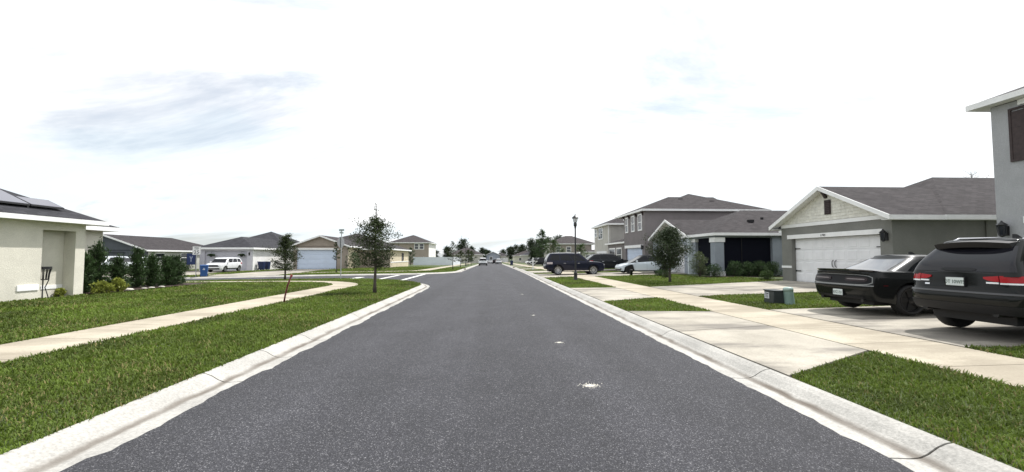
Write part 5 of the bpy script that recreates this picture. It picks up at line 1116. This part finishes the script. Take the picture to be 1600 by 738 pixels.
shrub('croton_bush', 'low yellow-green bush nearest the column of the cream house', -13.1, 14.95, .48, .34, 900, .09, LEAF_Y, group='yellow bushes in the mulch bed'); shrub('croton_bush', 'yellow-green bush in the mulch before the third conifer', -13.15, 15.6, .58, .30, 900, .09, LEAF_Y, group='yellow bushes in the mulch bed')
shrub('porch_plant', 'yellowish leafy plant on the porch floor of the cream house', -13.5, 13.98, .34, .14, 260, .09, LEAF_Y, z=.24)
for i, (x, y, s) in enumerate(((-13.15, 16.05, .22), (-13.15, 16.75, .13), (-13.15, 17.1, .14), (-13.15, 17.6, .15))):
    mb = MB(); mb.lathe([(.05, -.03), (s * .95, .0), (s, s * .25), (s * .7, s * .55), (s * .2, s * .66)], 9, (0, 0, 0)); mb.v = [(p[0] * 1.3, p[1] * RN.uniform(.85, 1.1), p[2]) for p in mb.v]
    t = part('garden_stone', mb, M('pale_stone', (.55, .52, .47), .9, .15, 6), None, True); t.location = (x * K, y * K, (H(x, y) + .03) * K); t.scale = (.62, .62, .5)
    setp(t, ('large flat pale stone in the mulch between the third and fourth conifer', 'small pale stone in the mulch below the fourth conifer', 'small pale stone in the mulch below the fifth conifer', 'pale stone in the mulch nearest the last conifer')[i], 'stone', 'edging stones in the mulch bed')
shrub('flowering_bush', 'loose upright bush with pale tips in front of the corner column', 12.75, 25.4, 1.9, .62, 2600, .07, M('leaf_light', (.085, .11, .045), .6, .4, 4, trans=.3), group=None); shrub('hedge_shrub', 'low dark bush at the foot of the loose upright bush', 13.6, 25.3, .9, .7, 2600, .06, LEAF_C)
for i, x in enumerate((14.9, 15.7, 16.5, 17.3)): shrub('hedge_shrub', 'dark clipped shrub before the porch screen, %s from the corner column' % ('first', 'second', 'third', 'fourth')[i], x, 25.3, 1.12 - .06 * (i % 2), .62, 3200, .06, LEAF_C, group='clipped shrubs before the porch screen')
shrub('round_bush', 'bright green low bush at the corner of the garage house', 14.35, 21.45, .62, .42, 1500, .06, LEAF_M)
shrub('low_plant', 'small dark plant on the lawn beside the rear wheel of the silver-blue sedan', 11.0, 27.2, .5, .45, 900, .06, LEAF_C); shrub('low_plant', 'dark leafy plant at the foot of the round-crowned tree', 10.6, 25.2, .62, .4, 900, .06, LEAF_D)
shrub('big_shrub', 'big rounded dark shrub at the corner of the tan house', -16.0, 50.2, 2.3, 1.05, 2600, .11, LEAF_C); shrub('big_shrub', 'low dark shrub beside the house with the boxy hatchback', -33.9, 48.6, 1.3, .9, 1500, .1, LEAF_C)
build_grass()

# ------------------------------------------------------------------ street furniture (metres)
def lamp_post(label, X, Y):
    t = thing('street_lamp', label, 'street lamp', (X, Y, H(X, Y) - .01), 1.0, 0, 'black lamp posts along the road'); mb = MB(); mb.lathe([(.15, 0), (.15, .05), (.12, .10), (.105, .42), (.12, .46), (.085, .52), (.075, .60), (.055, .62), (.045, 3.35), (.065, 3.37), (.065, 3.42), (.04, 3.45)], 14); part('pole', mb, BLACKM, t, True).data.set_sharp_from_angle(angle=rad(40))
    mb = MB(); mb.lathe([(.05, 3.44), (.10, 3.50), (.11, 3.66), (.085, 3.70), (.085, 3.74)], 12); h = part('lamp_base', mb, BLACKM, t, True)
    mb = MB(); mb.lathe([(.10, 3.74), (.155, 4.0)], 8); part('lamp_glass', mb, M('lamp_glass', (.72, .74, .76), .25, spec=.6), t)
    mb = MB(); mb.lathe([(.20, 3.99), (.23, 4.02), (.19, 4.07), (.09, 4.16), (.03, 4.20), (.02, 4.24), (.028, 4.27), (.005, 4.32)], 8); c = part('lamp_cap', mb, BLACKM, t)
    mb = MB()
    for k in range(8): a = k * PI / 4; mb.tube([(.103 * math.cos(a), .103 * math.sin(a), 3.74), (.158 * math.cos(a), .158 * math.sin(a), 4.0)], .008, 4)
    part('lamp_rib', mb, BLACKM, t)
lamp_post('black lamp post with lantern head on the verge before the navy wagon', 4.92, 24.6); lamp_post('distant black lamp post on the verge past the white fence', -4.45, 74)
def stop_sign():
    X, Y = -9.47, 27.15; t = thing('stop_sign', 'stop sign seen edge-on from behind with street name blades on its pole', 'sign', (X, Y, H(X, Y) - .02), 1.0, rad(-17)); mb = MB(); mb.tube([(0, 0, 0), (0, 0, 3.25)], .032, 8); part('pole', mb, GALV, t)
    p = [(.375 / math.cos(PI / 8) * math.cos(PI / 8 + k * PI / 4), 2.55 + .375 / math.cos(PI / 8) * math.sin(PI / 8 + k * PI / 4)) for k in range(8)]; mb = MB(); mb.ext(p, 'x', -.045, -.040); part('sign_back', mb, M('sign_back', (.22, .23, .24), .6, .1, 5), t)
    mb = MB(); mb.ext(p, 'x', -.049, -.0455); f = part('sign_face', mb, M('sign_red', (.45, .02, .025), .4), t); text_part('sign_text', 'STOP', .26, WHITE, f, basis((0, -1, 0), (0, 0, 1), (-1, 0, 0), (-.051, 0, 2.55)))
    mb = MB(); mb.box(-.012, .012, -.2, .2, 3.16, 3.28); part('name_blade', mb, M('blade', (.22, .26, .25), .5), t); mb = MB(); mb.box(-.03, .03, -.03, .03, 3.281, 3.34); part('blade_clamp', mb, GALV, t); mb = MB(); mb.box(-.2, .2, -.012, .012, 3.345, 3.46); part('name_blade', mb, M('blade', (.30, .36, .33), .5), t)
stop_sign()
def speed_sign():
    X, Y = -23.73, 35.25; t = thing('speed_limit_sign', 'white speed limit 25 sign on a thin post next to the blue bin', 'sign', (X, Y, H(X, Y) - .02), 1.0, rad(34)); mb = MB(); mb.tube([(0, 0, 0), (0, 0, 2.72)], .03, 6); part('post', mb, GALV, t)
    mb = MB(); mb.box(-.305, .305, -.036, -.031, 1.98, 2.74); s = part('sign_plate', mb, M('sign_white', (.80, .80, .78), .5), t); mb = MB(); ring(mb, 'y', -.0375, -.0362, -.29, .29, 1.995, 2.725, .014); part('sign_border', mb, BLACKM, s)
    for tx, z, sz in (('SPEED', 2.62, .135), ('LIMIT', 2.49, .135), ('25', 2.21, .42)): text_part('sign_text', tx, sz, BLACKM, s, basis((1, 0, 0), (0, 0, 1), (0, -1, 0), (0, -.041, z)))
speed_sign()
BLUE = M('bin_blue', (.018, .075, .23), .45, .08, 3); NAVYB = M('bin_navy', (.012, .022, .075), .5, .1, 3)
def bin_(label, X, Y, rz, mat, mark=False, z=None):
    t = thing('wheelie_bin', label, 'bin', (X, Y, H(X, Y) if z is None else z), 1.0, rz); mb = MB(); mb.hexa([(-.24, -.27, .04), (.24, -.27, .04), (.24, .24, .10), (-.24, .24, .10), (-.30, -.34, .98), (.30, -.34, .98), (.30, .36, .98), (-.30, .36, .98)]); bevel(part('body', mb, mat, t), .03)
    mb = MB(); mb.hexa([(-.32, -.37, .981), (.32, -.37, .981), (.32, .40, .981), (-.32, .40, .981), (-.28, -.33, 1.05), (.28, -.33, 1.05), (.30, .40, 1.07), (-.30, .40, 1.07)]); mb.tube([(-.28, .43, 1.0), (.28, .43, 1.0)], .018, 6); bevel(part('lid', mb, mat, t), .015)
    for sx in (-1, 1): mb = MB(); mb.lathe([(.10, -.03), (.12, -.02), (.12, .02), (.10, .03)], 14, (sx * .27, .27, .12), 'x'); part('wheel', mb, RUBBER, t)
    if mark:
        mb = MB(); yv = lambda z: -.27 - .07 * (z - .04) / .94 - .006; tri = lambda z0, s: [(-s, z0), (s, z0), (s * .55, z0 + s * .55), (-s * .55, z0 + s * .55)]
        for (a, b, c, d) in (((-.09, .62), (.09, .62), (.07, .66), (-.07, .66)), ((-.09, .63), (-.05, .66), (.0, .77), (-.02, .80)), ((.09, .63), (.05, .66), (-.0, .77), (.02, .80))): mb.add([(p[0], yv(p[1]), p[1]) for p in (a, b, c, d)], [(0, 1, 2, 3)])
        part('recycling_mark', mb, M('mark_white', (.75, .78, .82), .5), t)
bin_('bright blue recycling bin with white arrows mark at the kerb next to the speed sign', -23.2, 35.4, rad(30), BLUE, True)
bin_('navy bin against the white wall, the one nearer the hatchback', -26.4, 50.0, rad(90), NAVYB, z=-.05); bin_('navy bin against the white wall, the farther of the two', -26.42, 51.2, rad(85), NAVYB, z=-.05)
bin_('blue bin at the far kerb beyond the driveways', 4.0, 84, rad(90), NAVYB)
def marker_post():
    X, Y = -6.12, 12.85; t = thing('marker_post', 'thin red marker post leaning beside the curved sidewalk', 'post', (X, Y, H(X, Y)), 1.0, 0); RED = M('red_post', (.11, .014, .018), .6, .25, 9); mb = MB(); mb.tube([(0, 0, -.05), (.04, 0, .22), (.11, .0, .55), (.22, 0, .86)], .026, 10); part('shaft', mb, RED, t, True)
    mb = MB(); mb.tube([(.215, 0, .84), (.235, 0, .90)], .036, 10); part('cap', mb, M('faded_red', (.30, .05, .05), .6), t)
marker_post()
def pedestals():
    GR = M('utility_green', (.026, .034, .036), .5, .15, 5); t = thing('utility_box', 'dark green utility box with warning label on the grass strip between driveways', 'utility box', (8.08, 11.75, H(8.1, 11.8) - .02), 1.0, rad(-6)); mb = MB(); mb.hexa([(-.19, -.28, 0), (.19, -.28, 0), (.19, .28, 0), (-.19, .28, 0), (-.18, -.27, .40), (.18, -.27, .40), (.18, .27, .40), (-.18, .27, .40)]); bevel(part('cabinet', mb, GR, t), .012)
    mb = MB(); mb.box(-.20, .20, -.29, .29, .401, .44); bevel(part('lid', mb, GR, t), .012); mb = MB(); mb.box(-.198, -.190, -.04, .22, .17, .36); l_ = part('warning_label', mb, M('label_white', (.66, .68, .72), .5), t)
    for k, (a, b) in enumerate(((.31, .34), (.27, .285), (.235, .25), (.20, .215))): mb = MB(); mb.box(-.2005, -.1985, .0 if k else -.02, .18, a, b); part('label_print', mb, DARKP, l_)
    t = thing('cable_pedestal', 'pale green round-topped cable pedestal beside the utility box', 'pedestal', (8.28, 11.42, H(8.3, 11.3) - .02), 1.0, 0, ax=(rad(-2), rad(-4), 0)); GP = M('pedestal_green', (.19, .28, .25), .5, .12, 6); mb = MB(); mb.lathe([(.145, 0), (.14, .02), (.132, .45)], 22); part('sleeve', mb, GP, t, True).data.set_sharp_from_angle(angle=rad(40))
    mb = MB(); mb.lathe([(.140, .43), (.140, .49), (.128, .525), (.09, .545), (.02, .55)], 22); part('cap', mb, M('pedestal_cap', (.32, .42, .39), .45), t, True)
pedestals()
def mailbox():
    t = thing('mailbox_post', 'white mailbox post with two arms on the verge past the navy wagon', 'mailbox', (4.5, 45.8, H(4.5, 45.8)), 1.0, 0); mb = MB(); mb.box(-.06, .06, -.06, .06, 0, 1.45); part('post', mb, WHITE, t); mb = MB(); mb.box(-.55, .55, -.05, .05, .98, 1.07); part('arm', mb, WHITE, t)
    for sx in (-1, 1):
        mb = MB(); mb.ext([(-.09, 1.08), (.09, 1.08), (.09, 1.2), (.06, 1.27), (0, 1.295), (-.06, 1.27), (-.09, 1.2)], 'x', sx * .18, sx * .62); part('letter_box', mb, BLACKM, t); mb = MB(); mb.tube([(sx * .08, 0, .62), (sx * .45, 0, .97)], .03, 4); part('brace', mb, WHITE, t)
mailbox()
def bollard():
    t = thing('garden_light', 'short dark garden post on the lawn before the front wheel of the silver-blue sedan', 'post', (9.62, 28.75, H(9.6, 28.7)), 1.0, 0); mb = MB(); mb.lathe([(.10, 0), (.10, .34), (.13, .36), (.13, .42), (.06, .46)], 12); part('housing', mb, DARKP, t, True); mb = MB(); mb.lathe([(.085, .341), (.09, .359)], 12); part('lens', mb, GLASS, t)
bollard()
def plant_stand():
    t = thing('plant_stand', 'black iron plant stand with slatted basket on the porch', 'plant stand', (-13.45, 13.40, .24), 1.0, rad(20)); mb = MB()
    for k in range(4): a = k * PI / 2 + .4; ca, sa = math.cos(a), math.sin(a); mb.tube([(ca * .14, sa * .14, 0), (ca * .10, sa * .10, .18), (ca * .05, sa * .05, .36), (ca * .11, sa * .11, .54), (ca * .13, sa * .13, .62)], .015, 6)
    part('legs_frame', mb, BLACKM, t); mb = MB()
    for k in range(12): a = k * PI / 6; ca, sa = math.cos(a), math.sin(a); mb.tube([(ca * .13, sa * .13, .62), (ca * .145, sa * .145, .80), (ca * .18, sa * .18, .98)], .012, 5)
    mb.lathe([(.12, .61), (.14, .61), (.14, .635), (.12, .635)], 16); mb.lathe([(.165, .965), (.195, .965), (.195, 1.05), (.165, 1.05)], 16); part('basket', mb, BLACKM, t)
plant_stand()
def fence():
    t = thing('vinyl_fence', 'white vinyl privacy fence around the far corner yard', 'fence', (-11, 83, -.4), K); VW = M('vinyl', (.70, .74, .80), .5, .05, 2); y = 83; xs = [-15.1 + 7.6 * i / 4 for i in range(5)]
    zz = lambda Y: fall(Y) + .02
    for x in xs: mb = MB(); mb.box(x - .07, x + .07, y - .07, y + .07, zz(y) - .3, zz(y) + 1.78); part('post', mb, VW, t); 
    for a, b in zip(xs, xs[1:]):
        mb = MB(); mb.box(a + .071, b - .071, y - .02, y + .02, zz(y) - .15, zz(y) + 1.7); p = part('panel', mb, VW, t)
        n = 12
        for i in range(n): u0, u1 = a + .08 + (b - a - .16) * i / n, a + .08 + (b - a - .16) * (i + 1) / n; mb = MB(); mb.box(u0 + .006, u1 - .006, y - .032, y - .021, zz(y) - .02, zz(y) + 1.6); part('board', mb, VW, p)
        mb = MB(); mb.box(a + .072, b - .072, y - .045, y + .045, zz(y) + 1.61, zz(y) + 1.72); part('rail', mb, VW, p)
    ys = [83 + 2.6 * i for i in range(1, 9)]; x = -7.5
    for Y in ys: mb = MB(); mb.box(x - .07, x + .07, Y - .07, Y + .07, zz(Y) - .3, zz(Y) + 1.78); part('post', mb, VW, t)
    for a, b in zip([83] + ys, ys): mb = MB(); mb.box(x - .02, x + .02, a + .072, b - .072, zz(b) - .15, zz(a) + 1.7); part('panel', mb, VW, t)
fence()
def inlet(label, X, Y):
    t = thing('drain_inlet', label, 'drain', (X, Y, zb(0, Y)), 1.0, 0); mb = MB(); mb.box(-.18, .20, -.55, .55, .02, .17); part('hood', mb, MATS['concrete'], t); mb = MB(); mb.box(-.21, .12, -.5, .5, .022, .10) if X > 0 else mb.box(-.12, .24, -.5, .5, .022, .10); part('opening', mb, M('drain_dark', (.01, .01, .01), .9), t)
inlet('dark kerb drain opening on the side of the white fence', -3.35, 52); inlet('dark kerb drain opening on the driveway side of the road', 3.35, 62)
def hanging(label, X):
    t = thing('hanging_fern', label, 'hanging plant', (X, 48.82, 1.45), 1.0, 0); mb = MB(); mb.lathe([(.05, .0), (.15, .08), (.19, .2)], 10); part('basket', mb, BLACKM, t); mb = MB()
    for k in range(3): a = k * 2.1; mb.tube([(.18 * math.cos(a), .18 * math.sin(a), .2), (0, 0, .62)], .008, 4)
    mb.tube([(0, 0, .62), (0, .36, .66)], .012, 4); part('hanger', mb, BLACKM, t); n = 260; a = rng.random(n) * 6.28; r = rng.random(n) ** .5 * .42; C = np.stack([r * np.cos(a), r * np.sin(a) * .6, .30 - .9 * (r - .1) ** 2 + rng.normal(0, .04, n)], 1); leaves('fronds', C, np.stack([np.cos(a), np.sin(a), -r * 1.6], 1), .22 + 0 * a, .06 + 0 * a, LEAF_C, t)
hanging('dark hanging fern on the shade-tinted garage front, over the hood of the hatchback', -31.3); hanging('dark hanging fern on the shade-tinted garage front, over the rear of the hatchback', -28.0)
def banner():
    t = thing('garden_banner', 'blue banner with white mark on a stand beside the shade-tinted garage', 'banner', (-33.0, 48.2, H(-33.0, 48.2)), 1.0, 0); mb = MB(); mb.box(-.5, .5, -.02, .02, .75, 2.1); p = part('cloth', mb, M('banner_blue', (.014, .03, .11), .7), t); mb = MB()
    for s in (-1, 1): mb.tube([(s * .52, 0, 0), (s * .52, 0, 2.15)], .025, 6)
    mb.tube([(-.52, 0, 2.13), (.52, 0, 2.13)], .02, 6); part('stand', mb, DARKP, t); mb = MB(); mb.add([(-.2, -.024, 1.75), (-.08, -.024, 1.75), (.0, -.024, 1.5), (.08, -.024, 1.75), (.2, -.024, 1.75), (.05, -.024, 1.4), (.05, -.024, 1.1), (-.05, -.024, 1.1), (-.05, -.024, 1.4)], [(0, 1, 2, 8), (2, 3, 4, 5), (2, 5, 6, 7), (2, 7, 8)]); part('mark', mb, M('mark_pale', (.30, .34, .45), .6), t)
banner()
def spill(label, X, Y, s, n):
    mb = MB()
    for i in range(n):
        r = abs(RN.gauss(0, .45)) * s; a = RN.uniform(0, 6.28); x, y = X * K + r * math.cos(a) * 1.15, Y * K + r * math.sin(a) * .8; e = RN.uniform(.004, .013) * (1.4 if r < s * .3 else .8); z = .030 * K + zb(0, Y) + .035 * (1 - (X / 3.03) ** 2) - .028
        b = RN.uniform(0, 3); p = [(x + e * math.cos(b + k * 1.57) * RN.uniform(.6, 1.2), y + e * math.sin(b + k * 1.57), z) for k in range(4)]; mb.add([(q[0] / K, q[1] / K, q[2] / K) for q in p] + [(x / K, y / K, (z + .006) / K)], [(0, 1, 4), (1, 2, 4), (2, 3, 4), (3, 0, 4)])
    struct('sand_spill', mb, M('sand', (.66, .63, .56), .95, .2, 20), label, 'sand', kind='stuff')
spill('largest pale sand splash on the asphalt', 1.12, 4.84, .14, 260); spill('small pale sand spot on the asphalt beyond the large splash', 1.16, 7.25, .09, 90); spill('tiny pale sand spot on the asphalt, farthest of the four', 1.2, 16.5, .10, 50); spill('faint pale sand spot on the asphalt, third along', 1.05, 10.6, .09, 40)
